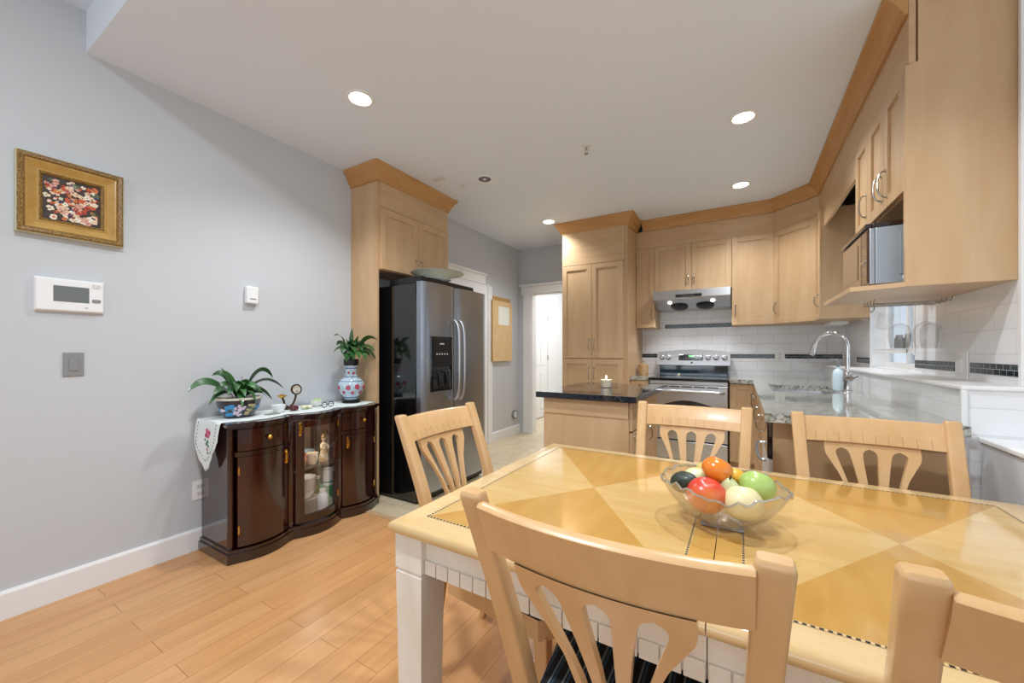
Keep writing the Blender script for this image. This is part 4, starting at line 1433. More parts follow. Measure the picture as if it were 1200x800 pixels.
M['f_cream'] = spotted('pale_pear_skin', [(.3, 'ead9a0'), (.7, 'f2e6b8')], 5, .4, .2, 'noise', 'LINEAR')
M['f_green'] = spotted('green_apple_skin', [(.3, '9cc05a'), (.7, 'b9d27c')], 6, .3, .3, 'noise', 'LINEAR')
M['f_pale'] = spotted('pale_green_skin', [(.3, 'ccd69c'), (.7, 'dde2b4')], 6, .35, .2, 'noise', 'LINEAR')
M['f_yellow'] = spotted('yellow_mango_skin', [(.3, 'e0a424'), (.7, 'ecb83c')], 6, .35, .2, 'noise', 'LINEAR')
M['f_peach'] = spotted('blush_apple_skin', [(.35, 'b7c46a'), (.5, 'd8bc6a'), (.68, 'e0825a')], 9, .35, .2, 'noise', 'LINEAR')


def fruit(name, label, cat, pos, r, sc, mat, prof='round', rot=(0, 0, 0), stem=None, sticker=None):
    """pos relative to the bowl"""
    t = thing(name, label, cat, (FBX + pos[0], FBY + pos[1], TZ + pos[2]), 0, 'fruit in the glass bowl')
    rm = Matrix.Rotation(rot[2], 4, 'Z') @ Matrix.Rotation(rot[1], 4, 'Y') @ Matrix.Rotation(rot[0], 4, 'X')
    P = []
    m = 18
    for k in range(m + 1):
        a = PI * k / m; x = math.sin(a); z = -math.cos(a)
        if prof == 'apple':
            d = .18 * math.exp(-(x / .28) ** 2)
            z = z * (1 - d); x = x * (1.02 + .04 * z)
        elif prof == 'pear':
            x = x * (1 - .22 * max(0, z)); z = z * 1.12
        P.append((x * r if 0 < k < m else 0, z * r))
    b = MB(); b.lathe(P, 28, mat=rm @ Matrix.Diagonal((sc[0], sc[1], sc[2], 1))); b.build('flesh', mat, t, smooth=True, angle=80)
    if stem:
        tip = P[-1][1] * sc[2]
        b = MB(); p0 = rm @ Vector((0, 0, tip - .004)); p1 = rm @ Vector((.003, 0, tip + .010))
        b.tube([p0, (p0 + p1) / 2, p1], [.0025, .002, .0025], 8)
        if stem == 'calyx':
            for k in range(4):
                a = PI / 2 * k
                q0 = rm @ Vector((0, 0, tip + .001)); q1 = rm @ Vector((.012 * math.cos(a), .012 * math.sin(a), tip - .0005))
                b.tube([q0, (q0 + q1) / 2 + rm.to_3x3() @ Vector((0, 0, .003)), q1], [.003, .003, .001], 6)
        b.build('stem', 'soil', t, smooth=True)
    if sticker:
        mm = Matrix.Translation(sticker) @ Matrix.Rotation(R(35), 4, 'X') @ Matrix.Rotation(R(12), 4, 'Y')
        b = MB(); b.cyl(.009, 0, .0012, 16, mat=mm); b.build('sticker', 'white', t)
    return t


# camera direction from the bowl: roughly (-0.0,-1); right is +x
fruit('avocado', 'dark green avocado at the left side of the glass bowl', 'fruit', (-.092, -.012, .098), .030, (1.0, 1.0, 1.25), 'f_avo', 'pear', (R(70), 0, R(60)))
fruit('mango', 'large red and orange mango at the front of the bowl', 'fruit', (-.035, -.048, .083), .047, (1.02, 1.0, .98), 'f_tomato', 'apple', (R(15), 0, R(40)))
fruit('pear', 'round cream coloured pear at the front right of the bowl', 'fruit', (.048, -.046, .078), .045, (1.0, 1.0, .98), 'f_cream', 'apple', (R(160), 0, 0))
fruit('apple', 'green apple at the right side of the bowl', 'fruit', (.080, .035, .101), .043, (1.0, 1.0, .95), 'f_green', 'apple', (R(-20), R(15), 0))
fruit('persimmon', 'bright orange persimmon on top of the other fruit', 'fruit', (-.012, .012, .138), .037, (1.06, 1.06, .92), 'f_orange', 'apple', (R(165), R(25), 0), 'calyx')
fruit('apple', 'pale green apple with a white sticker behind the mango', 'fruit', (-.066, .040, .094), .036, (1, 1, .95), 'f_pale', 'apple', (0, 0, 0), None, (0, -.022, .0255))
fruit('apple', 'blushed apple at the back of the bowl behind the persimmon', 'fruit', (-.042, .088, .108), .031, (1, 1, .95), 'f_peach', 'apple', (R(10), 0, 0))
fruit('mango', 'yellow mango between the persimmon and the green apple', 'fruit', (.028, .084, .100), .031, (1.05, 1, .95), 'f_yellow', 'round', (0, 0, 0))
fruit('pear', 'small green pear below the persimmon at the bowl centre', 'fruit', (.018, -.010, .095), .026, (1, 1, 1.25), 'f_pale', 'pear', (R(25), 0, 0), 'stem')

# ------------------------------------------------------------------ sideboard
Y0, Y1_, ZS = 1.085, 2.115, .80
XBK = XW + .02
S1, S2 = 1.435, 1.785


def xf(y, off=0.0):
    base = -2.515
    if y < S1:
        t = (y - Y0) / (S1 - Y0); v = .062 * math.sin(PI * t) ** .9 if 0 < t < 1 else 0
    elif y < S2:
        t = (y - S1) / (S2 - S1); v = .012 + .062 * math.sin(PI * t) if 0 <= t <= 1 else 0
    else:
        t = (y - S2) / (Y1_ - S2); v = .062 * math.sin(PI * t) ** .9 if 0 < t < 1 else 0
    return base + v + off


def ys(a, c, n=14):
    return [a + (c - a) * k / n for k in range(n + 1)]


def bowslab(a, c, z0, z1, off, th, n=14):
    """slab following the serpentine front"""
    Y = ys(a, c, n)
    rr = [[(xf(y, off - th), y, z0), (xf(y, off), y, z0), (xf(y, off), y, z1), (xf(y, off - th), y, z1)] for y in Y]
    return MB().loft(rr)


def topslab(z0, z1, off, yo):
    Y = ys(Y0, S1, 14) + ys(S1 + .001, S2 - .001, 14) + ys(S2, Y1_, 14)
    poly = [(XBK, Y0 - yo), (xf(Y0, off), Y0 - yo)] + [(xf(y, off), y) for y in Y[1:-1]] + [(xf(Y1_, off), Y1_ + (yo if yo < .02 else .02)), (XBK, Y1_ + (yo if yo < .02 else .02))]
    return poly


sd = thing('sideboard', 'dark glossy mahogany sideboard with serpentine front and glass middle door', 'sideboard', (0, 0, 0))
b = MB(); b.prism(topslab(0, 0, .018, .018), 0.0, .055); b.prism(topslab(0, 0, .010, .010), .055, .075); b.build('plinth', 'mahog_d', sd, smooth=True, angle=30)
b = MB(); b.prism(topslab(0, 0, .008, .008), ZS - .035, ZS - .022); b.prism(topslab(0, 0, .022, .02), ZS - .022, ZS - .006); b.prism(topslab(0, 0, .016, .014), ZS - .006, ZS); b.build('top', 'mahog_d', sd, smooth=True, angle=30)
b = MB()
b.box(XBK, -2.545, Y0, Y0 + .018, .075, ZS - .035); b.box(XBK, -2.545, Y1_ - .018, Y1_, .075, ZS - .035)
b.box(XBK, XBK + .012, Y0 + .018, Y1_ - .018, .075, ZS - .035)
b.box(XBK + .012, -2.53, S1 - .009, S1 + .009, .075, ZS - .035); b.box(XBK + .012, -2.53, S2 - .009, S2 + .009, .075, ZS - .035)
b.box(XBK + .012, -2.545, Y0 + .018, Y1_ - .018, .075, .09)
b.build('carcass', 'mahog', sd)
# rounded corner posts
b = MB()
for y in (Y0 + .014, Y1_ - .014):
    b.cyl(.018, .075, ZS - .035, 16, (-2.535, y, 0))
b.box(-2.55, -2.506, S1 - .018, S1 + .018, .075, ZS - .035, .004); b.box(-2.55, -2.506, S2 - .018, S2 + .018, .075, ZS - .035, .004)
b.build('corner_post', 'mahog', sd, smooth=True)
for (a, c, hy, ky) in ((Y0 + .034, S1 - .02, S1 - .045, 0), (S2 + .02, Y1_ - .034, S2 + .05, 0)):
    dd = bowslab(a, c, .085, .60, .0, .02).build('door', 'mahog', sd, smooth=True, angle=40)
    hb = MB(); yy = hy; xx = xf(yy)
    hb.tube([(xx, yy, .575), (xx + .018, yy, .57), (xx + .02, yy, .55), (xx + .014, yy, .52), (xx, yy, .515)], .004, 8); hb.box(xx - .001, xx + .003, yy - .009, yy + .009, .505, .59, .001)
    hb.build('handle', 'brass', dd, smooth=True)
    hb = MB(); yh = a + .004 if hy > (a + c) / 2 else c - .004
    for z in (.16, .50):
        hb.cyl(.0045, z, z + .045, 10, (xf(yh) + .001, yh, 0))
    hb.build('hinge', 'brass', dd, smooth=True)
    dw_ = bowslab(a, c, .635, ZS - .04, .0, .02).build('drawer', 'mahog', sd, smooth=True, angle=40)
    ym = (a + c) / 2
    hb = MB(); hb.lathe([(0, 0), (.005, 0), (.005, .012), (.013, .018), (.014, .024), (.008, .030), (0, .031)], 18, (xf(ym), ym, .70), mat=Matrix.Rotation(R(90), 4, 'Y')); hb.build('knob', 'brass', dw_, smooth=True)
    bowslab(a - .012, c + .012, .604, .631, .006, .02).build('moulding', 'mahog_d', sd, smooth=True, angle=40)
# glass middle door
a, c = S1 + .02, S2 - .02
b = bowslab(a, a + .045, .09, ZS - .045, .0, .02, 4)
for (p, q, z0, z1) in ((c - .045, c, .09, ZS - .045), (a + .045, c - .045, .09, .14), (a + .045, c - .045, ZS - .085, ZS - .045)):
    t = bowslab(p, q, z0, z1, .0, .02, 8); b.merge(t.bm)
gd = b.build('glass_door', 'mahog', sd, smooth=True, angle=40)
bowslab(a + .04, c - .04, .135, ZS - .08, -.009, .002).build('pane', 'glass', gd, smooth=True, angle=40)
hb = MB(); yy = a + .022; xx = xf(yy)
hb.tube([(xx, yy, .735), (xx + .018, yy, .73), (xx + .02, yy, .71), (xx + .014, yy, .68), (xx, yy, .675)], .004, 8); hb.box(xx - .001, xx + .003, yy - .009, yy + .009, .66, .75, .001); hb.build('handle', 'brass', gd, smooth=True)
hb = MB()
for z in (.18, .68):
    hb.cyl(.0045, z, z + .045, 10, (xf(c - .003) + .001, c - .003, 0))
hb.build('hinge', 'brass', gd, smooth=True)
b = MB(); b.box(XBK + .013, -2.49, S1 + .0095, S2 - .0095, .425, .437); b.build('shelf', 'bowlglass', sd)
MB().box(XBK + .0125, XBK + .016, S1 + .01, S2 - .01, .09, ZS - .04).build('back_lining', plain('pale_lining', '7a6450', .6), sd)

# invented fill light and housing, added to brighten the contents behind the glass
MB().box(-2.62, -2.58, (S1 + S2) / 2 - .10, (S1 + S2) / 2 + .10, ZS - .05, ZS - .036, .002).build('added_fill_housing', 'offwhite', sd)
la = bpy.data.lights.new('added_compartment_fill', 'AREA'); la.shape = 'RECTANGLE'; la.size = .03; la.size_y = .18; la.energy = 1.1; la.color = (1, .95, .88)
lo = bpy.data.objects.new('added_compartment_fill', la); lo.location = (-2.60, (S1 + S2) / 2, ZS - .052); COL.objects.link(lo)
# things behind the glass
SH = .4376; SBT = .0905
pc = 'crockery behind the sideboard glass'
pl0 = None
for k in range(11):
    lab = 'white plate in the stack on the cabinet floor behind the glass'
    zz = SBT + .009 * k + (.0 if k < 6 else .001)
    if pl0 is None:
        pl0 = tag(MB().lathe([(0, 0), (.045, 0), (.05, .002), (.082, .011), (.082, .0125), (.05, .005), (0, .003)], 28).build('plate', 'china', None, (-2.62, 1.60, zz), smooth=True), lab, 'plate', 'stacked white plates in the sideboard')
    else:
        o = pl0.copy(); COL.objects.link(o); o.location = (-2.62, 1.60, zz)
SP = SBT + .1045
bw0 = tag(MB().lathe([(0, 0), (.03, 0), (.032, .006), (.055, .03), (.066, .055), (.064, .055), (.053, .031), (.03, .009), (0, .008)], 28).build('bowl', 'china', None, (-2.62, 1.60, SP), smooth=True), 'white bowl in the small stack on top of the plates', 'bowl', 'stacked white bowls in the sideboard')
for k in range(1, 5):
    o = bw0.copy(); COL.objects.link(o); o.location = (-2.62, 1.60, SP + .022 * k)
bt = thing('bottle', 'white plastic bottle on cabinet floor behind the glass', 'bottle', (-2.53, 1.668, SBT))
b = MB(); b.lathe([(0, 0), (.034, 0), (.036, .01), (.036, .11), (.026, .13), (.02, .135), (0, .135)], 24); b.build('bottle', plain('bluewhite_bottle', 'dfe6f0', .3), bt, smooth=True)
b = MB(); b.cyl(.021, .135, .16, 20); b.build('cap', 'white', bt, smooth=True)
bt = thing('bottle', 'green and white bottle behind the white one in the sideboard', 'bottle', (-2.70, 1.745, SBT))
b = MB(); b.lathe([(0, 0), (.030, 0), (.030, .10), (.018, .13), (.012, .16), (.012, .18), (0, .18)], 20); b.build('bottle', plain('green_bottle', '4f8a5c', .25), bt, smooth=True)
b = MB(); b.cyl(.013, .18, .20, 16); b.build('cap', 'white', bt, smooth=True)
bt = thing('bottle', 'white jar raised on a green carton at the right behind the glass', 'jar', (-2.565, 1.735, SBT + .165))
b = MB(); b.lathe([(0, 0), (.034, 0), (.034, .10), (.03, .105), (.03, .115), (0, .115)], 24); b.build('jar', 'white', bt, smooth=True)
b = MB(); b.lathe([(.0345, .02), (.0348, .02), (.0348, .03), (.0345, .03)], 24, closed=True); b.build('label_band', plain('teal_band', '3f9a94', .4), bt)
tag(MB().box(-2.61, -2.53, 1.70, 1.76, SBT, SBT + .1645, .003).build('box', plain('green_carton', '5fa878', .5)), 'green carton under the white jar in the sideboard', 'box')
cups = [(-2.56, 1.53, 'orange printed cup at the left on the sideboard shelf', 'e0a07c'), (-2.555, 1.607, 'cream printed cup in the middle of the sideboard shelf', 'efe0c4'),
        (-2.68, 1.58, 'pale cup at the back left of the sideboard shelf', 'e2d6c8')]
for (x, y, lab, h) in cups:
    t = thing('cup', lab, 'cup', (x, y, SH), 0, 'cups on the sideboard shelf')
    mm = spotted('cup_glaze_' + h, [(.4, h), (.6, h), (.7, 'd0756a')], 30, .2, .5, 'noise', 'LINEAR')
    b = MB(); b.lathe([(0, 0), (.026, 0), (.034, .03), (.038, .075), (.036, .075), (.032, .03), (.024, .004), (0, .004)], 24); b.build('cup', mm, t, smooth=True)
    b = MB(); b.tube(spline([(.036, 0, .062), (.055, 0, .06), (.058, 0, .04), (.034, 0, .022)], 5), .004, 8); b.build('handle', mm, t, smooth=True)
tag(MB().lathe([(0, 0), (.03, 0), (.05, .03), (.058, .05), (.056, .05), (.047, .031), (.028, .004), (0, .004)], 24).build('bowl', plain('grey_bowl', '8f959a', .25), None, (-2.74, 1.68, SH), smooth=True), 'grey bowl at the back of the sideboard shelf', 'bowl')
fg = thing('figurine', 'standing porcelain lady figurine at right of the sideboard shelf', 'figurine', (-2.56, 1.695, SH))
b = MB(); b.lathe([(0, 0), (.030, 0), (.032, .01), (.028, .04), (.018, .075), (.016, .09), (.020, .105), (.019, .12), (.008, .132), (.007, .138), (.013, .148), (.014, .158), (.009, .168), (0, .171)], 24)
b.tube([(0, -.018, .115), (.02, -.03, .095), (.03, -.012, .09)], [.008, .007, .005], 8); b.tube([(0, .018, .115), (.02, .03, .095), (.03, .012, .09)], [.008, .007, .005], 8)
b.build('body', spotted('figurine_glaze', [(.4, 'f0e2cc'), (.55, 'e8c890'), (.7, 'd89a5c')], 40, .2, .5, 'noise', 'LINEAR'), fg, smooth=True)
b = MB(); b.sphere(.0155, (-.003, 0, .164), (1, 1, .8)); b.sphere(.008, (-.006, 0, .18)); b.build('hair', 'golddark', fg, smooth=True)

# ---- runner cloth on the sideboard
ru = thing('table_runner', 'white embroidered runner draped over both ends of the sideboard', 'tablecloth', (0, 0, 0))
RX0, RX1 = -2.855, -2.56
RXF = lambda y: xf(min(max(y, Y0), Y1_)) - .045 + .006 * math.sin(y * 60)
zc = ZS + .003


def edge_drop(x, e):
    """how far the end hangs at position x (0..1 across): pointed, scalloped tongue"""
    return e * (.35 + .65 * max(0.0, 1 - abs(2 * x - .95)) ** .8) + .012 * abs(math.sin(x * PI * 6))


b = MB(); t = bmesh.new(); NX = 28; rows = []
for y in ys(Y0 - .024, Y1_ + .024, 60):
    rows.append([(RX0 + (RXF(y) - RX0) * k / NX, y, zc) for k in range(NX + 1)])
# left drape
ldr = []
for j in range(1, 15):
    q = j / 14
    row = []
    for k in range(NX + 1):
        u = k / NX; x = RX0 + (RXF(Y0) - RX0) * u
        dz = edge_drop(u, .29) * q
        row.append((x, Y0 - .028 - .012 * math.sin(q * PI * .5) - .006 * math.sin(u * 9) * q, zc - .004 - dz))
    ldr.append(row)
rdr = []
for j in range(1, 9):
    q = j / 8; row = []
    for k in range(NX + 1):
        u = k / NX; x = RX0 + (RXF(Y1_) - RX0) * u
        dz = min(edge_drop(u, .15), .145) * q
        row.append((x + .012 * q * u, Y1_ + .027 + .003 * q * math.sin(u * 8), zc - .004 - dz))
    rdr.append(row)
rows = ldr[::-1] + rows + rdr
gv = [[t.verts.new(p) for p in row] for row in rows]
for r0, r1 in zip(gv[:-1], gv[1:]):
    for k in range(NX):
        t.faces.new((r0[k], r0[k + 1], r1[k + 1], r1[k]))
bmesh.ops.recalc_face_normals(t, faces=t.faces)
b.merge(t); cl = b.build('cloth', 'cloth', ru, smooth=True, angle=70)
md = cl.modifiers.new('thickness', 'SOLIDIFY'); md.thickness = .002; md.offset = 0
# stitching and embroidery on the left drape
yd = lambda u, q: Y0 - .028 - .012 * math.sin(q * PI * .5) - .006 * math.sin(u * 9) * q - .0025
b = MB()
for (ua, ub, inset) in ((.12, .48, .82), (.48, .88, .82)):
    for k in range(9):
        for (u, du) in ((ua + (ub - ua) * k / 9, .022),):
            x = RX0 + (RXF(Y0) - RX0) * u
            zz = zc - edge_drop(u, .29) * inset + .006
            b.box(x - .004, x + .004, yd(u, .8) - .001, yd(u, .8), zz - .002, zz + .002)
for u in (.12, .88):
    for k in range(6):
        x = RX0 + (RXF(Y0) - RX0) * u; q = .1 + .12 * k
        zz = zc - edge_drop(u, .29) * q
        b.box(x - .002, x + .002, yd(u, q) - .001, yd(u, q), zz - .005, zz + .005)
b.build('stitching', 'darkth', cl)
b = MB()
for (u, dz, r0, mi) in ((.50, .060, .020, 0), (.60, .068, .018, 0), (.47, .085, .015, 1), (.56, .09, .013, 0), (.54, .12, .012, 2), (.50, .135, .012, 2), (.58, .145, .011, 2), (.53, .165, .010, 0), (.55, .185, .009, 2), (.44, .11, .009, 2)):
    x = RX0 + (RXF(Y0) - RX0) * u
    for k in range(5):
        a = 2 * PI * k / 5
        b.sphere(r0 * .42, (x + math.cos(a) * r0 * .5, yd(u, dz / .25), zc - dz + math.sin(a) * r0 * .5), (1, .12, 1), mi, 8, 6)
b.build('embroidery', ['pink', 'red', 'greenth'], cl, smooth=True)

ZR = zc + .002


# plant in the dark painted bowl
p1 = thing('potted_plant', 'leafy plant in a wide dark blue painted bowl on the sideboard', 'plant', (-2.715, 1.225, ZR))
b = MB(); b.lathe([(0, 0), (.078, 0), (.082, .01), (.098, .04), (.116, .085), (.118, .112), (.112, .112), (.10, .10), (0, .10)], 40); b.build('pot', plain('dark_blue_glaze', '1d242f', .15, coat=.7), p1, smooth=True, angle=50)
pot = p1.children[-1]
b = MB(); b.lathe([(.1165, .109), (.123, .110), (.124, .122), (.119, .124), (.111, .122), (.111, .110)], 40, closed=True); b.build('rim', plain('cream_rim', 'd8d2c4', .3), pot, smooth=True)
b = MB(); b.lathe([(0, .1005), (.09, .1005), (.108, .1075), (.105, .099), (0, .099)], 24); b.build('soil', 'soil', p1)


def potr(z):
    return interp([(0, .078), (.01, .082), (.04, .098), (.085, .116), (.112, .118)], z)


b = MB()
random.seed(11)
for (ang, z, s, mi) in ((-52, .075, .026, 0), (-40, .07, .020, 0), (-60, .062, .018, 0), (-34, .06, .016, 1), (-22, .055, .018, 1), (-46, .085, .018, 0), (-28, .075, .016, 1), (-15, .065, .014, 1), (-58, .034, .022, 0), (-44, .03, .018, 0), (-34, .034, .016, 1), (-24, .03, .016, 1), (10, .08, .02, 2), (15, .06, .02, 3), (5, .045, .017, 2), (22, .07, .015, 3), (2, .03, .014, 2), (-75, .06, .02, 1), (-85, .05, .02, 0), (40, .06, .02, 0), (55, .05, .02, 1)):
    a = R(ang)
    for k in range(4):
        aa = a + random.uniform(-.10, .10); z2 = z + random.uniform(-.010, .010)
        rr = potr(z2)
        mt = Matrix.Translation((rr * math.cos(aa), rr * math.sin(aa), z2)) @ Matrix.Rotation(aa, 4, 'Z') @ Matrix.Rotation(R(-18), 4, 'Y')
        b.lathe([(0, -.001), (s * .62, -.0008), (s * .55, .0012), (0, .0015)], 12, mat=mt @ Matrix.Rotation(R(90), 4, 'Y'), mi=mi)
b.build('painted_flowers', [plain('glaze_blue', '3f8fc0', .2), plain('glaze_pink', 'd8c4d2', .2), plain('glaze_gold', 'b7a57a', .2), plain('glaze_green', '7d8f78', .2)], pot, smooth=True)
def leafb(b, p0, p1, p2, w, mi=0, stem=.15, roll=0.0, seg=12):
    """arching leaf along a quadratic curve, broad blade lying mostly flat"""
    C = bez(p0, p1, p2, seg)
    Lr, Rr = [], []
    for k, p in enumerate(C):
        t = k / seg
        d = (C[min(k + 1, seg)] - C[max(k - 1, 0)]).normalized()
        sd_ = d.cross(Vector((0, 0, 1)))
        sd_ = sd_.normalized() if sd_.length > .05 else Vector((0, 1, 0))
        nr = sd_.cross(d).normalized()
        side = sd_ * math.cos(roll) + nr * math.sin(roll)
        q = max(0, (t - stem) / (1 - stem))
        ww = w * (math.sin(PI * q ** .8) ** .8 if 0 < q < 1 else 0) + .0016 * (1 - t)
        Lr.append(p + side * ww + nr * ww * .2); Rr.append(p - side * ww + nr * ww * .2)
    vs = [[b.bm.verts.new(q) for q in row] for row in (Lr, C, Rr)]
    for a, c in ((0, 1), (1, 2)):
        for k in range(seg):
            f = b.bm.faces.new((vs[a][k], vs[c][k], vs[c][k + 1], vs[a][k + 1])); f.material_index = mi


b = MB(); random.seed(3)
# (tip dy, tip dz, apex dy, apex dz, dx, half width, bright, roll) measured from the soil centre, z above the soil
for (ty, tz, ay, az, dx, w, mi, ro) in ((-.27, .075, -.17, .21, .02, .026, 0, .9), (.19, .13, .11, .29, .03, .024, 0, .7), (.25, .055, .12, .21, .05, .021, 0, .5), (-.10, .21, -.05, .13, .0, .020, 0, .9),
                                       (-.13, .16, -.05, .22, -.04, .030, 0, .8), (-.17, .05, -.10, .14, .08, .024, 0, .7), (-.19, -.005, -.09, .13, .07, .020, 0, .6), (.165, -.015, .10, .13, .07, .022, 0, .6),
                                       (.125, -.01, .09, .10, .12, .016, 0, .5), (.10, .13, .06, .09, .03, .008, 0, .4), (-.045, -.03, -.03, .10, .145, .019, 1, .2), (.03, -.005, .02, .13, .145, .022, 1, .2),
                                       (-.06, .06, -.03, .18, .10, .026, 1, .5), (.05, .06, .03, .17, .10, .026, 1, -.5), (.0, .10, .0, .16, .06, .028, 1, .3), (-.10, .05, -.05, .13, .09, .026, 0, .6),
                                       (.10, .04, .05, .14, .08, .026, 0, -.6), (.02, .15, .01, .12, .0, .024, 0, .8), (-.06, .13, -.03, .14, -.02, .026, 0, .8), (.07, .12, .04, .13, -.02, .024, 0, -.7),
                                       (-.02, .03, -.01, .13, .12, .022, 1, .1), (.13, .05, .07, .11, .05, .024, 0, .7), (-.12, .09, -.06, .15, .03, .026, 0, .8), (.04, .11, .02, .15, .04, .022, 1, .9)):
    leafb(b, (random.uniform(-.02, .02), ty * .08, .10), (dx * .5, ay, .10 + az), (dx, ty, .10 + tz), w, mi, .10, ro)
b.build('foliage', ['leaf', 'leaf2'], p1, smooth=True)

# plant in the tall vase
p2 = thing('potted_plant', 'bushy green plant in tall blue and red patterned vase', 'plant', (-2.69, 2.02, ZR))
b = MB(); b.lathe([(0, 0), (.068, 0), (.070, .008), (.060, .014), (.060, .020), (.070, .026), (0, .026)], 32); b.build('stand', 'blackmat', p2, smooth=True)
VP = [(0, .026), (.050, .026), (.054, .034), (.058, .050), (.085, .085), (.100, .120), (.097, .155), (.078, .185), (.055, .205), (.045, .225), (.043, .260), (.048, .285), (.052, .295), (.047, .296), (.04, .27), (0, .27)]
b = MB(); b.lathe(VP, 40)
b.build('vase', spotted('porcelain_pattern', [(.0, 'dfe8ea'), (.40, '3f86b4'), (.46, 'dfe8ea'), (.54, '4a92bc'), (.60, 'e4ecee')], 95, .15, .7, 'noise'), p2, smooth=True, angle=50)
va = p2.children[-1]


def vr(z):
    return interp([(p[1], p[0]) for p in VP[1:13]], z)


M['glazered'] = plain('glaze_red', 'b83452', .2)
for (ang, z, s) in ((-10, .13, .024), (-50, .125, .022), (30, .125, .022), (-30, .085, .016), (15, .085, .016), (-75, .09, .016), (-15, .235, .013), (-60, .24, .012), (30, .235, .012), (60, .10, .018), (-100, .125, .02)):
    a = R(ang); rr = vr(z); b = MB()
    for k in range(5):
        aa = a + math.cos(2 * PI * k / 5) * s * .5 / rr; z2 = z + math.sin(2 * PI * k / 5) * s * .5
        mt = Matrix.Translation((vr(z2) * math.cos(aa), vr(z2) * math.sin(aa), z2)) @ Matrix.Rotation(aa, 4, 'Z')
        b.lathe([(0, -.0012), (s * .42, -.001), (s * .36, .0018), (0, .002)], 10, mat=mt @ Matrix.Rotation(R(90), 4, 'Y'))
    b.build('painted_flower', 'glazered', va, smooth=True)
M['deepblue'] = plain('glaze_deep_blue', '27508f', .2)
for z in (.046, .172, .205, .275):
    b = MB(); b.lathe([(vr(z) - .002, z - .003), (vr(z) + .0012, z - .003), (vr(z) + .0012, z + .003), (vr(z) - .002, z + .003)], 40, closed=True)
    b.build('band', 'deepblue', va, smooth=True)
b = MB(); b.lathe([(0, .272), (.040, .272), (.050, .297), (.056, .300), (.058, .345), (.054, .347), (.050, .34), (0, .338)], 32); b.build('plant_pot', 'blackmat', p2, smooth=True)
random.seed(8)
b = MB()
for (ty, tz, ay, az, dx, w, mi, ro) in ((-.175, .19, -.08, .24, .03, .018, 0, .5), (.135, .16, .07, .25, .15, .024, 0, .5), (.0, .26, .0, .16, .01, .014, 0, .9), (.045, .20, .02, .12, .03, .018, 1, .9),
                                       (-.125, .05, -.08, .18, .06, .028, 0, .5), (-.10, -.01, -.08, .12, .08, .026, 0, .4), (.12, .005, .07, .16, .15, .024, 0, -.4), (.12, .07, .07, .18, .14, .024, 0, -.4),
                                       (-.07, .0, -.05, .14, .12, .028, 0, .3), (-.02, .01, -.01, .15, .13, .028, 1, .2), (.04, .0, .03, .15, .13, .028, 1, -.2), (.08, .03, .05, .16, .12, .028, 0, -.3),
                                       (-.05, .06, -.03, .18, .11, .030, 0, .3), (.02, .07, .01, .19, .11, .030, 1, .0), (.07, .09, .04, .19, .10, .030, 0, -.3), (-.09, .10, -.05, .19, .07, .030, 0, .5),
                                       (-.02, .12, -.01, .19, .07, .030, 0, .2), (.05, .14, .03, .19, .06, .028, 0, -.2), (-.06, .15, -.03, .19, .03, .028, 0, .6), (.0, .16, .0, .17, .03, .026, 1, .4),
                                       (-.10, .06, -.06, .16, -.08, .026, 0, .4), (.08, .05, .05, .16, -.08, .026, 0, -.4), (-.03, .10, -.02, .19, -.10, .028, 0, .2), (-.13, .12, -.07, .19, .0, .026, 0, .6), (.09, .12, .05, .19, .05, .026, 0, -.5)):
    leafb(b, (random.uniform(-.015, .02), ty * .1, .345), (dx * .5, ay, .335 + az), (dx, ty, .335 + tz), w * 1.2, mi, .22, ro)
b.tube([(0, 0, .34), (.005, 0, .40), (.002, .006, .46)], [.006, .005, .003], 6)
b.tube([(.01, .01, .34), (.02, .02, .39), (.035, .03, .43)], [.004, .004, .002], 6)
b.build('foliage', ['leaf', 'leaf2'], p2, smooth=True)

# small ornaments on the runner
tag(MB().lathe([(0, 0), (.022, 0), (.024, .006), (.040, .030), (.046, .052), (.044, .052), (.037, .030), (.022, .009), (0, .008)], 28).build('bowl', spotted('blue_spot_china', [(.0, 'eef0f2'), (.88, '5a78b8'), (.95, 'eef0f2')], 45, .15, .6), None, (-2.655, 1.435, ZR), smooth=True), 'small white bowl with blue motif in front of the ornament', 'bowl')
t = thing('bowl', 'small white bowl with lime green contents near the vase', 'bowl', (-2.70, 1.73, ZR))
b = MB(); b.lathe([(0, 0), (.020, 0), (.022, .006), (.036, .028), (.042, .050), (.040, .050), (.034, .028), (.02, .009), (0, .008)], 28); b.build('cup', 'china', t, smooth=True)
b = MB(); random.seed(2)
for k in range(9):
    b.sphere(.013, (random.uniform(-.02, .02), random.uniform(-.02, .02), .045 + random.uniform(-.004, .006)), (1, 1, .7), 0, 8, 6)
b.build('sweets', plain('lime_sweets', 'b4d878', .4), t, smooth=True)
t = thing('ornament', 'dark bronze two-branched ornament with a round disc on the sideboard', 'ornament', (-2.75, 1.555, ZR))
b = MB(); b.lathe([(0, 0), (.030, 0), (.028, .010), (.012, .016), (0, .018)], 20)
b.tube(spline([(0, 0, .012), (0, -.025, .035), (0, -.035, .065), (0, -.045, .085)], 5), [.007] * 16, 8)
b.tube(spline([(0, 0, .012), (0, .030, .035), (0, .048, .075), (0, .052, .105)], 5), [.007] * 16, 8)
b.build('branch', 'bronze', t, smooth=True)
b = MB(); b.lathe([(0, .08), (.012, .084), (.030, .098), (.032, .102), (.012, .092), (0, .090)], 20, (0, -.045, 0)); b.sphere(.012, (0, -.045, .103), (1.2, 1.2, .7)); b.build('cup', 'brass', t, smooth=True)
mt = Matrix.Translation((0, .055, .135)) @ Matrix.Rotation(R(80), 4, 'Y')
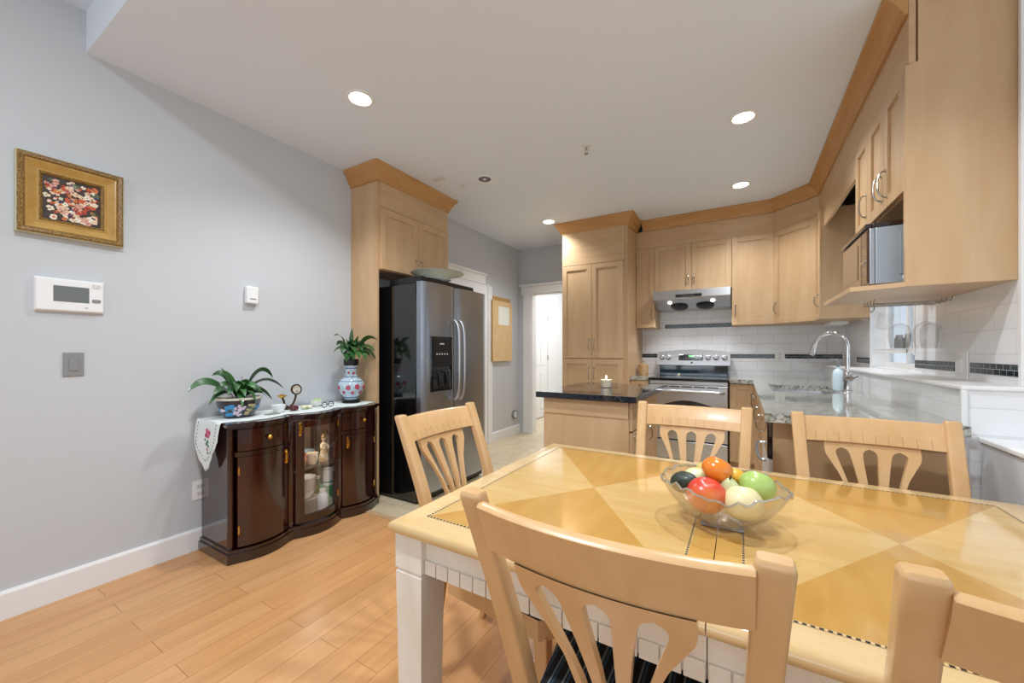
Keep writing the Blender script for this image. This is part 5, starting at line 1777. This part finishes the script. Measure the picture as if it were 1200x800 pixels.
b = MB(); b.lathe([(.030, -.006), (.038, -.006), (.038, .006), (.030, .006)], 28, mat=mt, closed=True); b.build('disc_ring', 'bronze', t, smooth=True)
b = MB(); b.lathe([(0, -.003), (.030, -.003), (.030, .003), (0, .003)], 28, mat=mt); b.build('disc', spotted('mother_of_pearl', [(.35, 'a89a88'), (.6, 'd8d2c6'), (.75, '8c7a64')], 40, .2, .4, 'noise', 'LINEAR'), t, smooth=True)
tag(MB().sphere(.026, (0, 0, .018), (1.1, 1.2, .7)).build('trinket', 'reddark', None, (-2.65, 1.535, ZR), smooth=True), 'dark red rounded trinket at the foot of the ornament', 'trinket')
b = MB(); random.seed(4)
for (x, y, r_, mi) in ((0, 0, .020, 0), (.012, .032, .017, 0), (-.015, .035, .014, 1), (.022, .008, .012, 2)):
    b.sphere(r_, (x, y, r_ * .72), (1.2, 1.1, .75), mi, 14, 8)
b.build('flower_head', [plain('cream_petal', 'e6dfc6', .6), plain('soft_red_petal', 'a85a50', .6), plain('green_sepal', '8fae6a', .6)], None, (-2.665, 1.615, ZR), smooth=True)
tag(bpy.context.scene.objects['flower_head'], 'cream artificial flower heads lying beside the red trinket', 'flower')
t = thing('eyeglasses', 'dark-rimmed eyeglasses lying at the front of the runner', 'glasses', (-2.60, 1.755, ZR), R(10))
b = MB()
for s in (-1, 1):
    pts = [(.0 + .012 * 0, s * .030 + .024 * math.cos(2 * PI * k / 24), .021 + .017 * math.sin(2 * PI * k / 24)) for k in range(25)]
    b.tube(pts, .0028, 6, cap=False)
b.tube([(0, -.008, .024), (.002, 0, .027), (0, .008, .024)], .0022, 6)
b.build('rim', 'blackmat', t, smooth=True)
b = MB()
b.tube([(0, -.054, .024), (-.06, -.05, .014), (-.12, -.045, .002)], .002, 6); b.build('temple', 'blackmat', t, smooth=True)
b = MB()
b.tube([(0, .054, .024), (-.06, .05, .014), (-.12, .045, .002)], .002, 6); b.build('temple', 'blackmat', t, smooth=True)
tag(MB().box(-2.645, -2.595, 1.34, 1.415, ZR, ZR + .004, .001).build('coaster', plain('patterned_green_coaster', '8a9a86', .6)), 'flat greenish coaster at the front edge of the runner', 'coaster')
